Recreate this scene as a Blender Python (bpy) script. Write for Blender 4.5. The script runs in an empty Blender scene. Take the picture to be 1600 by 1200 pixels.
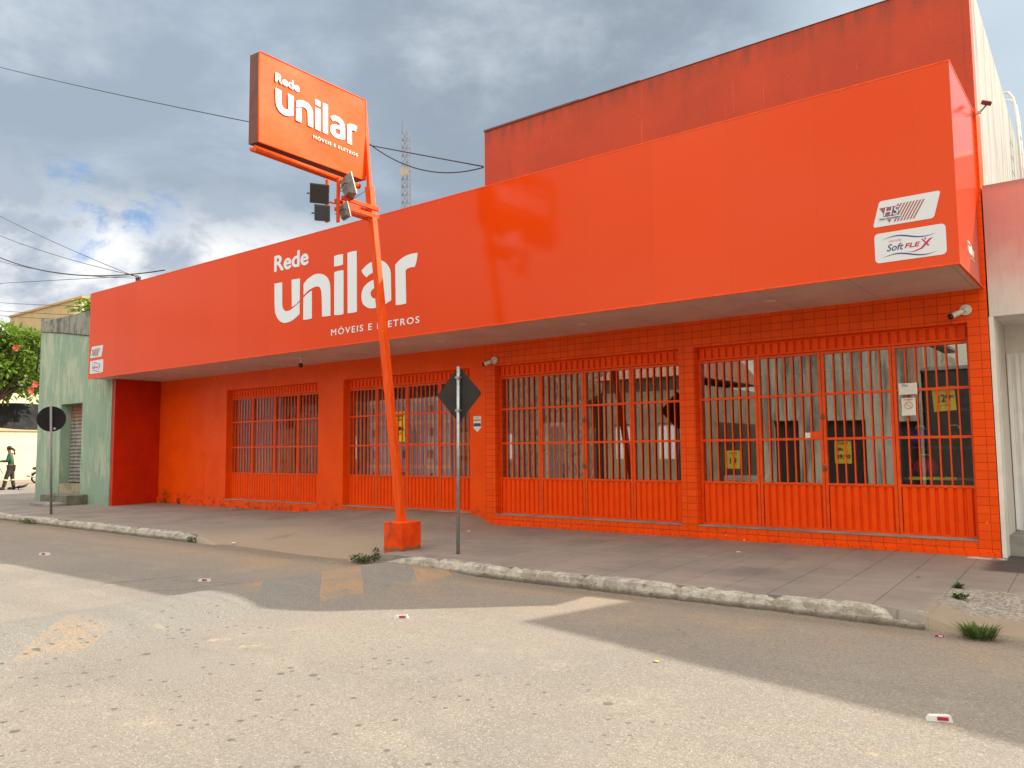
import bpy, bmesh, math, random
from mathutils import Vector, Matrix, Euler
R_ = math.radians
random.seed(7)
scene = bpy.context.scene
C = scene.collection

# ------------------------------------------------------------------ camera
YAW, PITCH, ROLL, FPX = 0.66085716, 0.08215938, -0.00902114, 1241.95
fwd = Vector((-math.sin(YAW)*math.cos(PITCH), math.cos(YAW)*math.cos(PITCH), math.sin(PITCH)))
rt = Vector((math.cos(YAW), math.sin(YAW), 0)); up = rt.cross(fwd)
r2 = rt*math.cos(ROLL)+up*math.sin(ROLL); u2 = -rt*math.sin(ROLL)+up*math.cos(ROLL)
cam = bpy.data.cameras.new('camera'); camo = bpy.data.objects.new('camera', cam); C.objects.link(camo)
m = Matrix((r2, u2, -fwd)).transposed().to_4x4(); m.translation = Vector((0, -12.5, 1.5))
camo.matrix_world = m
cam.sensor_width = 36; cam.lens = 36*FPX/1600; cam.clip_end = 5000; cam.clip_start = 0.05
scene.camera = camo

# ------------------------------------------------------------------ light
SUN_DIR = Vector((.934, .866, 1.0)).normalized()
SUN_EL = math.asin(SUN_DIR.z); SUN_AZ = math.atan2(SUN_DIR.x, SUN_DIR.y)
sl = bpy.data.lights.new('sun', 'SUN'); sl.energy = 4.0; sl.angle = R_(0.6); sl.color = (1, .93, .80)
so = bpy.data.objects.new('sun', sl); C.objects.link(so)
so.rotation_euler = SUN_DIR.to_track_quat('Z', 'Y').to_euler(); so.location = (20, 20, 30)
scene.view_settings.view_transform = 'Standard'
scene.view_settings.look = 'None'
scene.view_settings.exposure = 0.80
scene.view_settings.gamma = 1
scene.cycles.max_bounces = 8
scene.cycles.use_denoising = True

# ------------------------------------------------------------------ node helper
class N:
    def __init__(s, tree): s.t = tree; s.n = tree.nodes; s.l = tree.links
    def new(s, typ, **kw):
        n = s.n.new(typ)
        for k, v in kw.items(): setattr(n, k, v)
        return n
    def put(s, sock, v):
        if isinstance(v, bpy.types.NodeSocket): s.l.new(v, sock)
        elif v is not None:
            try: sock.default_value = v
            except Exception: sock.default_value = (*v, 1)
    def m(s, op, a, b=None, c=None, clamp=False):
        n = s.new('ShaderNodeMath', operation=op, use_clamp=clamp)
        s.put(n.inputs[0], a); s.put(n.inputs[1], b); s.put(n.inputs[2], c)
        return n.outputs[0]
    def vm(s, op, a, b=None):
        n = s.new('ShaderNodeVectorMath', operation=op); s.put(n.inputs[0], a); s.put(n.inputs[1], b)
        return n.outputs['Value'] if op == 'DOT_PRODUCT' else n.outputs[0]
    def mix(s, f, a, b, bt='MIX'):
        n = s.new('ShaderNodeMix', data_type='RGBA', blend_type=bt)
        s.put(n.inputs['Factor'], f)
        A = [i for i in n.inputs if i.name == 'A' and i.type == 'RGBA'][0]; B = [i for i in n.inputs if i.name == 'B' and i.type == 'RGBA'][0]
        for S_, v in ((A, a), (B, b)):
            if isinstance(v, bpy.types.NodeSocket): s.l.new(v, S_)
            else: S_.default_value = (*v, 1) if len(v) == 3 else v
        return [o for o in n.outputs if o.type == 'RGBA'][0]
    def noise(s, vec, scale, detail=4, rough=.55, dist=0):
        n = s.new('ShaderNodeTexNoise'); s.put(n.inputs['Vector'], vec)
        n.inputs['Scale'].default_value = scale; n.inputs['Detail'].default_value = detail
        n.inputs['Roughness'].default_value = rough; n.inputs['Distortion'].default_value = dist
        return n.outputs['Fac']
    def vor(s, vec, scale, feature='F1', rnd=1.0):
        n = s.new('ShaderNodeTexVoronoi', feature=feature); s.put(n.inputs['Vector'], vec)
        n.inputs['Scale'].default_value = scale; n.inputs['Randomness'].default_value = rnd
        return n
    def ss(s, v, a, b, lo=0.0, hi=1.0):
        n = s.new('ShaderNodeMapRange', interpolation_type='SMOOTHSTEP'); s.put(n.inputs[0], v)
        n.inputs[1].default_value = a; n.inputs[2].default_value = b; n.inputs[3].default_value = lo; n.inputs[4].default_value = hi
        return n.outputs[0]
    def pos(s): return s.new('ShaderNodeNewGeometry').outputs['Position']
    def obj(s): return s.new('ShaderNodeTexCoord').outputs['Object']
    def xyz(s, v):
        n = s.new('ShaderNodeSeparateXYZ'); s.put(n.inputs[0], v); return n.outputs
    def comb(s, x, y, z):
        n = s.new('ShaderNodeCombineXYZ'); s.put(n.inputs[0], x); s.put(n.inputs[1], y); s.put(n.inputs[2], z); return n.outputs[0]
    def scl(s, v, sc):
        n = s.new('ShaderNodeMapping'); s.put(n.inputs[0], v); n.inputs['Scale'].default_value = sc; return n.outputs[0]

# ------------------------------------------------------------------ sky
world = bpy.data.worlds.new('World'); scene.world = world; world.use_nodes = True
g = N(world.node_tree); g.n.clear()
out = g.new('ShaderNodeOutputWorld'); bg = g.new('ShaderNodeBackground'); g.l.new(bg.outputs[0], out.inputs[0])
bg.inputs[1].default_value = 0.1
sky = g.new('ShaderNodeTexSky'); sky.sky_type = 'NISHITA'; sky.sun_disc = False
sky.sun_elevation = SUN_EL; sky.sun_rotation = SUN_AZ; sky.air_density = 1.3; sky.dust_density = .6
D = g.new('ShaderNodeTexCoord').outputs['Generated']
x, y, z = g.xyz(D)
zz = g.m('ADD', g.m('MAXIMUM', z, 0.0), .16)
uv = g.comb(g.m('DIVIDE', x, zz), g.m('DIVIDE', y, zz), 0)
big = g.noise(uv, .55, 3, .5, .3)
fine = g.noise(uv, 1.7, 9, .6, .25)
iso = g.noise(g.scl(D, (1, 1, 1.7)), 5.5, 10, .62, .15)
low = g.ss(g.m('ADD', z, g.m('MULTIPLY', g.m('SUBTRACT', iso, .5), .22)), .24, .31)                                   # 0 near the horizon (cumulus), 1 in the layer above
grey = g.mix(g.ss(big, .40, .62), (2.0, 2.45, 3.0), (2.45, 3.0, 3.7))
grey = g.mix(g.ss(fine, .47, .78), grey, (3.6, 4.25, 5.0))
cum = g.mix(g.ss(iso, .40, .60), (3.0, 3.5, 4.2), (7.0, 7.1, 7.2))
cloud = g.mix(low, cum, grey)
def blob(d, a, b):
    v = Vector(d).normalized(); return g.ss(g.vm('DOT_PRODUCT', D, tuple(v)), math.cos(R_(a)), math.cos(R_(b)))
def warp(bl, amt): return g.m('ADD', bl, g.m('MULTIPLY', g.m('SUBTRACT', iso, .5), amt))
# bright parts of the layer
cloud = g.mix(g.ss(warp(blob((-.80, .30, .54), 13, 1), 2.4), .4, 1.7), cloud, (4.6, 5.2, 5.7))
cloud = g.mix(g.ss(warp(blob((-.55, .66, .55), 16, 1), 3.8), .5, 2.6), cloud, (4.8, 5.3, 5.7))
cloud = g.mix(g.ss(warp(blob((-.12, .91, .36), 18, 2), .8), .1, 1.2), cloud, (4.0, 4.8, 5.5))
sp_ = g.vm('DOT_PRODUCT', D, tuple(SUN_DIR))
cloud = g.mix(g.ss(sp_, .86, 1.0), cloud, (12, 11.6, 11))
cloud = g.mix(1.0, cloud, (.90, .89, .88), 'MULTIPLY')
# the sky overhead and behind the camera: unseen, brightened to fill shaded fronts
vd_ = g.vm('DOT_PRODUCT', D, tuple(fwd))
cloud = g.mix(g.m('MULTIPLY', g.ss(vd_, .76, .35), g.ss(z, -.02, .12)), cloud, g.mix(g.ss(z, .38, .72), g.mix(g.ss(x, -.35, -.85), g.mix(g.ss(fine, .40, .68), (8.6, 7.7, 5.6), (11.5, 10.4, 8.0)), g.mix(g.ss(fine, .40, .68), (3.4, 3.3, 2.9), (5.6, 5.4, 4.9))), g.mix(g.ss(fine, .35, .7), (11.5, 11.3, 11), (15.5, 15.2, 14.6))))
# blue gaps low on the left
hole = g.m('MAXIMUM', g.ss(warp(blob((-.905, .345, .255), 5.5, .5), 4.5), .75, 1.3), g.ss(warp(blob((-.853, .452, .262), 3.6, .3), 4.5), .8, 1.4))
hole = g.m('MULTIPLY', hole, .85)
blue = g.mix(.75, sky.outputs[0], (1.0, 2.1, 4.3))
col = g.mix(hole, cloud, blue)
col = g.mix(g.ss(z, .0, -.05), col, (2.2, 2.1, 1.9))
g.l.new(col, bg.inputs[0])

# ------------------------------------------------------------------ materials
def mat(name, base, rough=.6, var=None, vs=3.0, bump=0, bs=40, spec=.5, metal=0, coat=0, emit=None):
    """base colour broken up by noise; var = second colour"""
    M = bpy.data.materials.new(name); M.use_nodes = True
    t = N(M.node_tree); b = t.n['Principled BSDF']
    p = t.pos()
    if var is not None:
        c = t.mix(t.ss(t.noise(p, vs, 5, .62), .38, .66), base, var)
        t.l.new(c, b.inputs['Base Color'])
    else: b.inputs['Base Color'].default_value = (*base, 1)
    b.inputs['Roughness'].default_value = rough; b.inputs['Metallic'].default_value = metal
    b.inputs['Specular IOR Level'].default_value = spec; b.inputs['Coat Weight'].default_value = coat
    if bump:
        bp = t.new('ShaderNodeBump'); bp.inputs['Strength'].default_value = bump; bp.inputs['Distance'].default_value = .01
        t.l.new(t.noise(p, bs, 5, .6), bp.inputs['Height']); t.l.new(bp.outputs[0], b.inputs['Normal'])
    return M
def fin(M, t, col=None, rough=None, height=None, hs=.3, hd=.01):
    b = t.n['Principled BSDF']
    if col is not None: t.put(b.inputs['Base Color'], col)
    if rough is not None: t.put(b.inputs['Roughness'], rough)
    if height is not None:
        bp = t.new('ShaderNodeBump'); bp.inputs['Strength'].default_value = hs; bp.inputs['Distance'].default_value = hd
        t.l.new(height, bp.inputs['Height']); t.l.new(bp.outputs[0], b.inputs['Normal'])
    return M
def start(name):
    M = bpy.data.materials.new(name); M.use_nodes = True; return M, N(M.node_tree)

OR = (.90, .086, .002); OR2 = (.76, .060, .002)
# painted masonry: brushy, slightly glossy, scuffed low down
def painted_wall():
    M, t = start('orange_wall_paint'); p = t.pos(); x, y, z = t.xyz(p)
    n = t.noise(p, 1.3, 6, .6); st = t.noise(t.scl(p, (9, 9, .8)), 1, 5, .6)
    c = t.mix(t.ss(n, .35, .7), OR, (.82, .070, .003))
    c = t.mix(t.m('MULTIPLY', t.ss(st, .52, .75), .35), c, (.72, .08, .010))
    grime = t.m('MULTIPLY', t.ss(z, .55, .0), t.ss(t.noise(p, 6, 6, .7), .46, .66))
    c = t.mix(t.m('MULTIPLY', grime, .75), c, (.10, .035, .02))
    chips = t.m('MULTIPLY', t.ss(t.noise(p, 23, 3, .5), .70, .73), t.ss(z, 1.2, .2))
    c = t.mix(chips, c, (.55, .45, .38))
    h = t.m('ADD', t.noise(p, 30, 6, .65), t.m('MULTIPLY', t.noise(p, 4, 3, .5), 1.2))
    t.n['Principled BSDF'].inputs['Specular IOR Level'].default_value = .16
    return fin(M, t, c, t.ss(n, .3, .7, .26, .40), h, .30, .012)
M_wall = painted_wall()
def tiled_wall():
    M, t = start('orange_painted_tiles'); p = t.pos(); x, y, z = t.xyz(p)
    tw, th = .170, .116
    def line(v, pitch, w):
        f = t.m('FRACT', t.m('DIVIDE', t.m('ADD', v, 100.0), pitch)); return t.m('LESS_THAN', t.m('MINIMUM', f, t.m('SUBTRACT', 1.0, f)), w/pitch)
    hx = t.m('ADD', x, y)
    j = t.m('MAXIMUM', line(hx, tw, .0035), line(z, th, .0035))
    cx = t.m('FLOOR', t.m('DIVIDE', t.m('ADD', hx, 100.0), tw)); cz = t.m('FLOOR', t.m('DIVIDE', t.m('ADD', z, 100.0), th))
    wn = t.new('ShaderNodeTexWhiteNoise'); t.l.new(t.comb(cx, cz, 0), wn.inputs['Vector'])
    c = t.mix(wn.outputs['Value'], (.91, .088, .002), (.83, .074, .002))
    n = t.noise(p, 2.2, 6, .6); c = t.mix(t.m('MULTIPLY', t.ss(n, .45, .75), .5), c, (.70, .07, .008))
    c = t.mix(t.m('MULTIPLY', j, t.ss(t.noise(p, 3, 3), .25, .6, .55, 1.0)), c, (.36, .027, .004))
    low = t.m('MULTIPLY', t.ss(z, .45, .0), t.ss(t.noise(p, 14, 5, .7), .55, .68))
    c = t.mix(t.m('MULTIPLY', low, .8), c, (.12, .05, .03))
    chips = t.m('MULTIPLY', t.ss(t.noise(p, 17, 3, .5), .715, .735), t.ss(z, 1.0, .1)); c = t.mix(chips, c, (.7, .6, .52))
    h = t.m('SUBTRACT', t.m('ADD', t.m('MULTIPLY', wn.outputs['Value'], .4), t.m('MULTIPLY', t.noise(p, 25, 4), .5)), t.m('MULTIPLY', j, 1.6))
    t.n['Principled BSDF'].inputs['Specular IOR Level'].default_value = .18
    return fin(M, t, c, t.ss(n, .3, .7, .34, .5), h, .5, .006)
M_tile = tiled_wall()
def upper_wall():
    M, t = start('weathered_orange_parapet_paint'); p = t.pos(); x, y, z = t.xyz(p)
    st = t.noise(t.scl(p, (5, 5, .6)), 1, 7, .62); n = t.noise(p, .8, 6, .62)
    c = t.mix(t.ss(n, .35, .68), (.38, .046, .013), (.46, .052, .014))
    c = t.mix(t.m('MULTIPLY', t.ss(st, .50, .72), .55), c, (.30, .040, .018))
    c = t.mix(t.m('MULTIPLY', t.ss(t.noise(t.scl(p, (14, 14, .9)), 1, 3, .5), .66, .74), .4), c, (.66, .16, .07))
    c = t.mix(t.m('MULTIPLY', t.ss(z, 7.7, 8.16), t.ss(st, .4, .6, .1, .6)), c, (.17, .04, .025))
    return fin(M, t, c, .75, t.noise(p, 25, 6, .65), .4, .012)
M_upper = upper_wall()
def fascia_mat():
    M, t = start('glossy_orange_composite_panel'); p = t.pos(); x, y, z = t.xyz(p)
    s = t.m('FRACT', t.m('DIVIDE', t.m('ADD', x, 100.31), 1.2)); seam = t.m('LESS_THAN', t.m('MINIMUM', s, t.m('SUBTRACT', 1.0, s)), .0022)
    pid = t.m('FLOOR', t.m('DIVIDE', t.m('ADD', x, 100.31), 1.2))
    wn = t.new('ShaderNodeTexWhiteNoise', noise_dimensions='1D'); t.l.new(pid, wn.inputs['W'])
    c = t.mix(wn.outputs['Value'], (.68, .053, .001), (.65, .049, .001))
    c = t.mix(t.m('MULTIPLY', seam, .22), c, (.35, .03, .01))
    n = t.noise(t.scl(p, (3, 3, .5)), 1, 6, .65)
    h = t.m('ADD', t.noise(p, .55, 2, .4), t.m('MULTIPLY', wn.outputs['Value'], .03))
    b = t.n['Principled BSDF']; b.inputs['Coat Weight'].default_value = .12; b.inputs['Coat Roughness'].default_value = .07; b.inputs['Specular IOR Level'].default_value = .24
    return fin(M, t, c, t.ss(n, .3, .75, .13, .17), h, .25, .03)
M_fascia = fascia_mat()
M_steel = mat('orange_enamel_steel', (.84, .085, .004), .40, (.74, .062, .003), 9, .08, 60, spec=.3)
M_sheet = mat('orange_corrugated_sheet', (.91, .082, .002), .45, (.84, .072, .002), 4, .06, 50, spec=.15)
def pole_paint():
    M, t = start('weathered_orange_pole_paint'); p = t.pos()
    n = t.noise(t.scl(p, (20, 20, 2)), 1, 6, .7); c = t.mix(t.ss(n, .4, .7), (.78, .085, .006), (.58, .055, .005))
    c = t.mix(t.ss(t.noise(p, 18, 4, .6), .64, .70), c, (.22, .06, .03))
    t.n['Principled BSDF'].inputs['Specular IOR Level'].default_value = .18
    return fin(M, t, c, .55, n, .3, .004)
M_pole = pole_paint()
M_soffit = None
def soffit_mat():
    M, t = start('white_plastic_soffit_boards'); p = t.pos(); x, y, z = t.xyz(p)
    f = t.m('FRACT', t.m('DIVIDE', t.m('ADD', x, 100.0), 1.2)); j = t.m('LESS_THAN', f, .012)
    f2 = t.m('FRACT', t.m('DIVIDE', t.m('ADD', y, 100.0), .2)); j2 = t.m('LESS_THAN', f2, .025)
    n = t.noise(p, 1.5, 5, .6)
    c = t.mix(t.ss(n, .3, .7), (.66, .50, .43), (.54, .41, .35))  # white boards; the orange bounce is put into the base colour
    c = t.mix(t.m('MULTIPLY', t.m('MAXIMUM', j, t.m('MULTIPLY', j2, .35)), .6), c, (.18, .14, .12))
    return fin(M, t, c, .45)
M_soffit = soffit_mat()
def logo_mat(name, c):
    M = mat(name, c, .32); return M
M_white = logo_mat('white_vinyl_lettering', (.68, .75, .84))
M_signwhite = logo_mat('white_sign_lettering', (.92, .93, .93))
M_plate = mat('white_sticker_film', (.62, .66, .72), .3)
M_brown = mat('rust_brown_print', (.30, .08, .05), .4); M_navy = mat('navy_print', (.045, .05, .20), .35)
M_crimson = mat('crimson_print', (.42, .015, .07), .35); M_ink = mat('black_ink', (.012, .012, .015), .45)
M_yellow = mat('yellow_poster_paper', (.82, .66, .02), .5, (.74, .58, .02), 5)
M_paper = mat('white_notice_paper', (.78, .78, .76), .5, (.70, .70, .70), 8)
M_lightblue = mat('light_blue_print', (.12, .42, .62), .5); M_tan = mat('tan_print', (.52, .30, .14), .5)
def banner():
    M, t = start('orange_sign_canvas'); p = t.pos(); n = t.noise(p, 1.6, 3, .5)
    c = t.mix(t.ss(n, .3, .7), (.80, .078, .002), (.82, .090, .002)); t.n['Principled BSDF'].inputs['Specular IOR Level'].default_value = .2
    return fin(M, t, c, .5, t.noise(p, 2.2, 3, .5), .4, .03)
M_banner = banner()
M_darksteel = mat('dark_maroon_sign_edge', (.14, .035, .025), .5, (.10, .025, .018), 6)
def sign_back():
    return mat('black_painted_sign_back', (.010, .010, .012), .6, (.015, .014, .017), 6, spec=.15)
M_black = sign_back()
M_dia = mat('dark_brown_grey_sign_back', (.024, .021, .020), .45, (.032, .028, .026), 5, spec=.25)
M_galv = mat('galvanised_tube', (.42, .43, .43), .42, (.30, .31, .31), 25, .1, 60, metal=.75)
M_galvdull = mat('dull_grey_tube', (.26, .25, .25), .6, (.20, .19, .19), 20, metal=.3)
def glassmat(name='door_glass', tint=(.95, .97, .96), k=1.0):
    M = bpy.data.materials.new(name); M.use_nodes = True; t = N(M.node_tree); t.n.clear()
    o = t.new('ShaderNodeOutputMaterial'); tr = t.new('ShaderNodeBsdfTransparent'); tr.inputs[0].default_value = (*tint, 1)
    gl = t.new('ShaderNodeBsdfGlossy'); gl.inputs['Roughness'].default_value = .012; gl.inputs[0].default_value = (1, 1, 1, 1)
    lw = t.new('ShaderNodeLayerWeight'); lw.inputs[0].default_value = .5
    f = t.m('ADD', t.m('MULTIPLY', t.m('POWER', lw.outputs['Facing'], 4.2), .85), .15*k, clamp=True)
    mx = t.new('ShaderNodeMixShader'); t.l.new(f, mx.inputs[0]); t.l.new(tr.outputs[0], mx.inputs[1]); t.l.new(gl.outputs[0], mx.inputs[2])
    t.l.new(mx.outputs[0], o.inputs[0]); return M
M_glass = glassmat()
M_white_wall = None
def white_wall():
    M, t = start('weathered_white_render'); p = t.pos(); x, y, z = t.xyz(p)
    st = t.noise(t.scl(p, (4, 4, .35)), 1, 7, .65); n = t.noise(p, 1.5, 6, .6)
    c = t.mix(t.ss(st, .42, .66), (.36, .36, .335), (.22, .22, .205))
    c = t.mix(t.m('MULTIPLY', t.ss(n, .55, .72), .5), c, (.24, .24, .22))
    return fin(M, t, c, .85, t.noise(p, 14, 6, .65), .5, .02)
M_sidewall = white_wall()
def pink_wall():
    M, t = start('pink_washed_white_render'); p = t.pos(); x, y, z = t.xyz(p)
    n = t.noise(p, 2.5, 5, .6); st = t.noise(t.scl(p, (14, 14, 1.2)), 1, 5, .6)
    c = t.mix(t.ss(t.m('ADD', z, t.m('MULTIPLY', t.m('SUBTRACT', n, .5), .8)), 3.3, 4.6), (.66, .63, .60), (.60, .27, .25))
    c = t.mix(t.m('MULTIPLY', t.ss(st, .5, .75), .35), c, (.42, .24, .22))
    c = t.mix(t.m('MULTIPLY', t.ss(z, 4.95, 5.13), .7), c, (.20, .15, .14))
    return fin(M, t, c, .8, t.noise(p, 40, 5, .65), .35, .01)
M_pink = pink_wall()
M_offwhite = mat('off_white_render', (.80, .78, .74), .8, (.70, .68, .63), 2, .3, 30)
M_offwhite2 = mat('weathered_dish_shell', (.42, .36, .31), .6, (.32, .27, .24), 2)
M_whitegate = mat('white_enamel_gate', (.85, .86, .86), .4, (.78, .79, .79), 4)
M_conc = mat('grey_concrete', (.30, .29, .27), .9, (.20, .19, .18), 2.2, .5, 18)
def green_wall():
    M, t = start('peeling_green_limewash'); p = t.pos(); x, y, z = t.xyz(p)
    st = t.noise(t.scl(p, (3.2, 3.2, .8)), 1, 7, .66); n = t.noise(p, .9, 5, .6)
    c = t.mix(t.ss(n, .35, .7), (.27, .38, .29), (.22, .34, .27))
    c = t.mix(t.m('MULTIPLY', t.ss(st, .46, .62), .8), c, (.42, .48, .36))
    c = t.mix(t.m('MULTIPLY', t.ss(t.noise(t.scl(p, (7, 7, 1.0)), 1, 6, .7), .56, .70), .5), c, (.12, .19, .15))
    c = t.mix(t.m('MULTIPLY', t.ss(t.noise(p, 5, 6, .7), .60, .70), .45), c, (.16, .24, .19))
    c = t.mix(t.m('MULTIPLY', t.m('MULTIPLY', t.ss(z, .9, .05), t.ss(st, .35, .65, .3, .9)), .5), c, (.14, .22, .18))
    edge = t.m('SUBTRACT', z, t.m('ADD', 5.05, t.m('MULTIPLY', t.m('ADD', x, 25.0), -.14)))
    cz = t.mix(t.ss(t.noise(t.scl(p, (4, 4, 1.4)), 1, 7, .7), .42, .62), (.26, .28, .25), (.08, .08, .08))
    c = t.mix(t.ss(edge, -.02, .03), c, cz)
    return fin(M, t, c, .85, t.m('ADD', t.noise(p, 12, 6, .65), t.ss(edge, .02, -.02)), .4, .02)
M_green = green_wall()
def shutter_mat():
    M, t = start('rusty_steel_shutter'); p = t.pos(); x, y, z = t.xyz(p)
    n = t.noise(t.scl(p, (6, 6, 2)), 1, 6, .7); c = t.mix(t.ss(n, .38, .62), (.34, .33, .33), (.17, .15, .14))
    c = t.mix(t.m('MULTIPLY', t.ss(t.m('ADD', z, n), 2.9, 3.3), .8), c, (.30, .12, .07))
    return fin(M, t, c, .55)
M_shutter = shutter_mat()

def road_mat():
    M, t = start('dusty_asphalt'); p = t.pos(); x, y, z = t.xyz(p)
    n1 = t.noise(p, .35, 5, .6); n2 = t.noise(p, 1.6, 6, .65); ag = t.noise(p, 62, 4, .75); ag2 = t.vor(p, 75).outputs['Distance']
    strk = t.noise(t.scl(p, (.5, 5, 1)), 1, 6, .65)
    c = t.mix(t.ss(n1, .35, .68), (.238, .208, .170), (.200, .180, .153))
    c = t.mix(t.m('MULTIPLY', t.ss(n2, .50, .72), .55), c, (.300, .262, .205))
    c = t.mix(t.m('MULTIPLY', t.ss(strk, .55, .78), .45), c, (.20, .185, .165))
    # sandy wash along the gutter and at the driveway mouth
    gut = t.m('MULTIPLY', t.ss(t.m('ADD', y, t.m('MULTIPLY', t.m('SUBTRACT', n1, .5), 3.0)), -6.6, -4.4), t.ss(n2, .30, .62))
    c = t.mix(t.m('MULTIPLY', gut, .6), c, (.34, .235, .135))
    wash = t.m('MULTIPLY', t.m('MULTIPLY', t.ss(x, -15.8, -13), t.ss(x, -8.6, -10)), t.ss(y, -6.0, -4.6))
    c = t.mix(t.m('MULTIPLY', wash, t.ss(n2, .2, .6, .4, .85)), c, (.33, .235, .145))
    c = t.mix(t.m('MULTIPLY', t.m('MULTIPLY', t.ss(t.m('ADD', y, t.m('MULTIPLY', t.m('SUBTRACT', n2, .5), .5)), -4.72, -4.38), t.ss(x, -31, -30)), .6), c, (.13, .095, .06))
    # smoother darker bump
    bump = t.m('MULTIPLY', t.ss(x, -9.3, -8.8), t.ss(t.m('ADD', x, t.m('MULTIPLY', n2, .6)), -6.75, -7.15))
    c = t.mix(t.m('MULTIPLY', bump, .85), c, t.mix(t.ss(strk, .4, .7), (.185, .178, .158), (.225, .212, .185)))
    # worn diagonal yellow bars on the bump
    s = t.m('FRACT', t.m('DIVIDE', t.m('ADD', t.m('ADD', y, t.m('MULTIPLY', t.m('ADD', x, 7.35), .83)), 155+6.62), 1.55))
    bar = t.m('MULTIPLY', t.m('LESS_THAN', s, .42), t.m('MULTIPLY', t.ss(x, -8.72, -8.66), t.ss(x, -7.15, -7.35)))
    reg = t.m('MAXIMUM', t.ss(y, -7.3, -6.5), t.m('MULTIPLY', t.ss(y, -8.7, -9.1), .5))
    reg = t.m('MULTIPLY', reg, t.ss(t.noise(p, 3.0, 7, .75), .32, .58, .1, 1.0))
    c = t.mix(t.m('MULTIPLY', t.m('MULTIPLY', bar, reg), .72), c, (.46, .255, .085))
    # yellowish dust patches
    c = t.mix(t.m('MULTIPLY', t.ss(t.noise(p, 2.2, 5, .7), .64, .72), .45), c, (.46, .36, .19))
    # dark gum / oil spots thick in front of the bump
    v = t.vor(t.scl(p, (1, 1, 0)), 4.2); rr = t.xyz(v.outputs['Color'])[0]
    v2 = t.vor(t.scl(p, (1, 1, 0)), 9.0); rr2 = t.xyz(v2.outputs['Color'])[0]
    spots = t.m('MAXIMUM', t.m('MULTIPLY', t.m('LESS_THAN', v.outputs['Distance'], t.m('MULTIPLY', rr, .17)), t.m('GREATER_THAN', rr, .45)),
                t.m('MULTIPLY', t.m('LESS_THAN', v2.outputs['Distance'], t.m('MULTIPLY', rr2, .22)), t.m('GREATER_THAN', rr2, .62)))
    dens = t.m('MULTIPLY', t.ss(x, -1.2, -3.2), t.ss(x, -8.9, -7.2)); dens = t.m('MULTIPLY', dens, t.ss(y, -7.0, -8.0))
    spots = t.m('MULTIPLY', spots, t.m('MAXIMUM', t.m('MULTIPLY', dens, t.ss(t.noise(p, .9, 3), .30, .46)), .16))
    c = t.mix(t.m('MULTIPLY', t.ss(t.noise(t.scl(p, (.10, 1.9, 1)), 1, 5, .6), .52, .68), .32), c, (.165, .150, .130))
    # exposed aggregate
    c = t.mix(t.m('MULTIPLY', t.ss(t.noise(p, 42, 4, .8), .46, .62), .45), c, (.125, .113, .098))
    c = t.mix(t.m('MULTIPLY', t.ss(ag, .53, .66), .55), c, (.48, .435, .36))
    c = t.mix(t.m('MULTIPLY', t.ss(t.noise(p, .75, 7, .7), .52, .66), .40), c, (.21, .195, .175))
    c = t.mix(t.m('MULTIPLY', t.m('MULTIPLY', t.ss(ag2, .60, .85), t.ss(ag, .62, .35)), .5), c, (.10, .09, .08))
    c = t.mix(t.m('MULTIPLY', spots, .78), c, (.075, .068, .060))
    # cracks
    vd = t.vor(t.vm('ADD', t.scl(p, (1, 1, 0)), t.comb(t.m('MULTIPLY', n2, .6), t.m('MULTIPLY', n1, .9), 0)), .34, 'DISTANCE_TO_EDGE').outputs['Distance']
    c = t.mix(t.m('MULTIPLY', t.m('MULTIPLY', t.ss(vd, .006, .002), t.ss(n1, .56, .62)), .4), c, (.10, .09, .08))
    return fin(M, t, c, .92, t.m('ADD', t.m('MULTIPLY', ag2, .8), t.noise(p, 160, 3, .6)), .55, .008)
M_road = road_mat()
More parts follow.
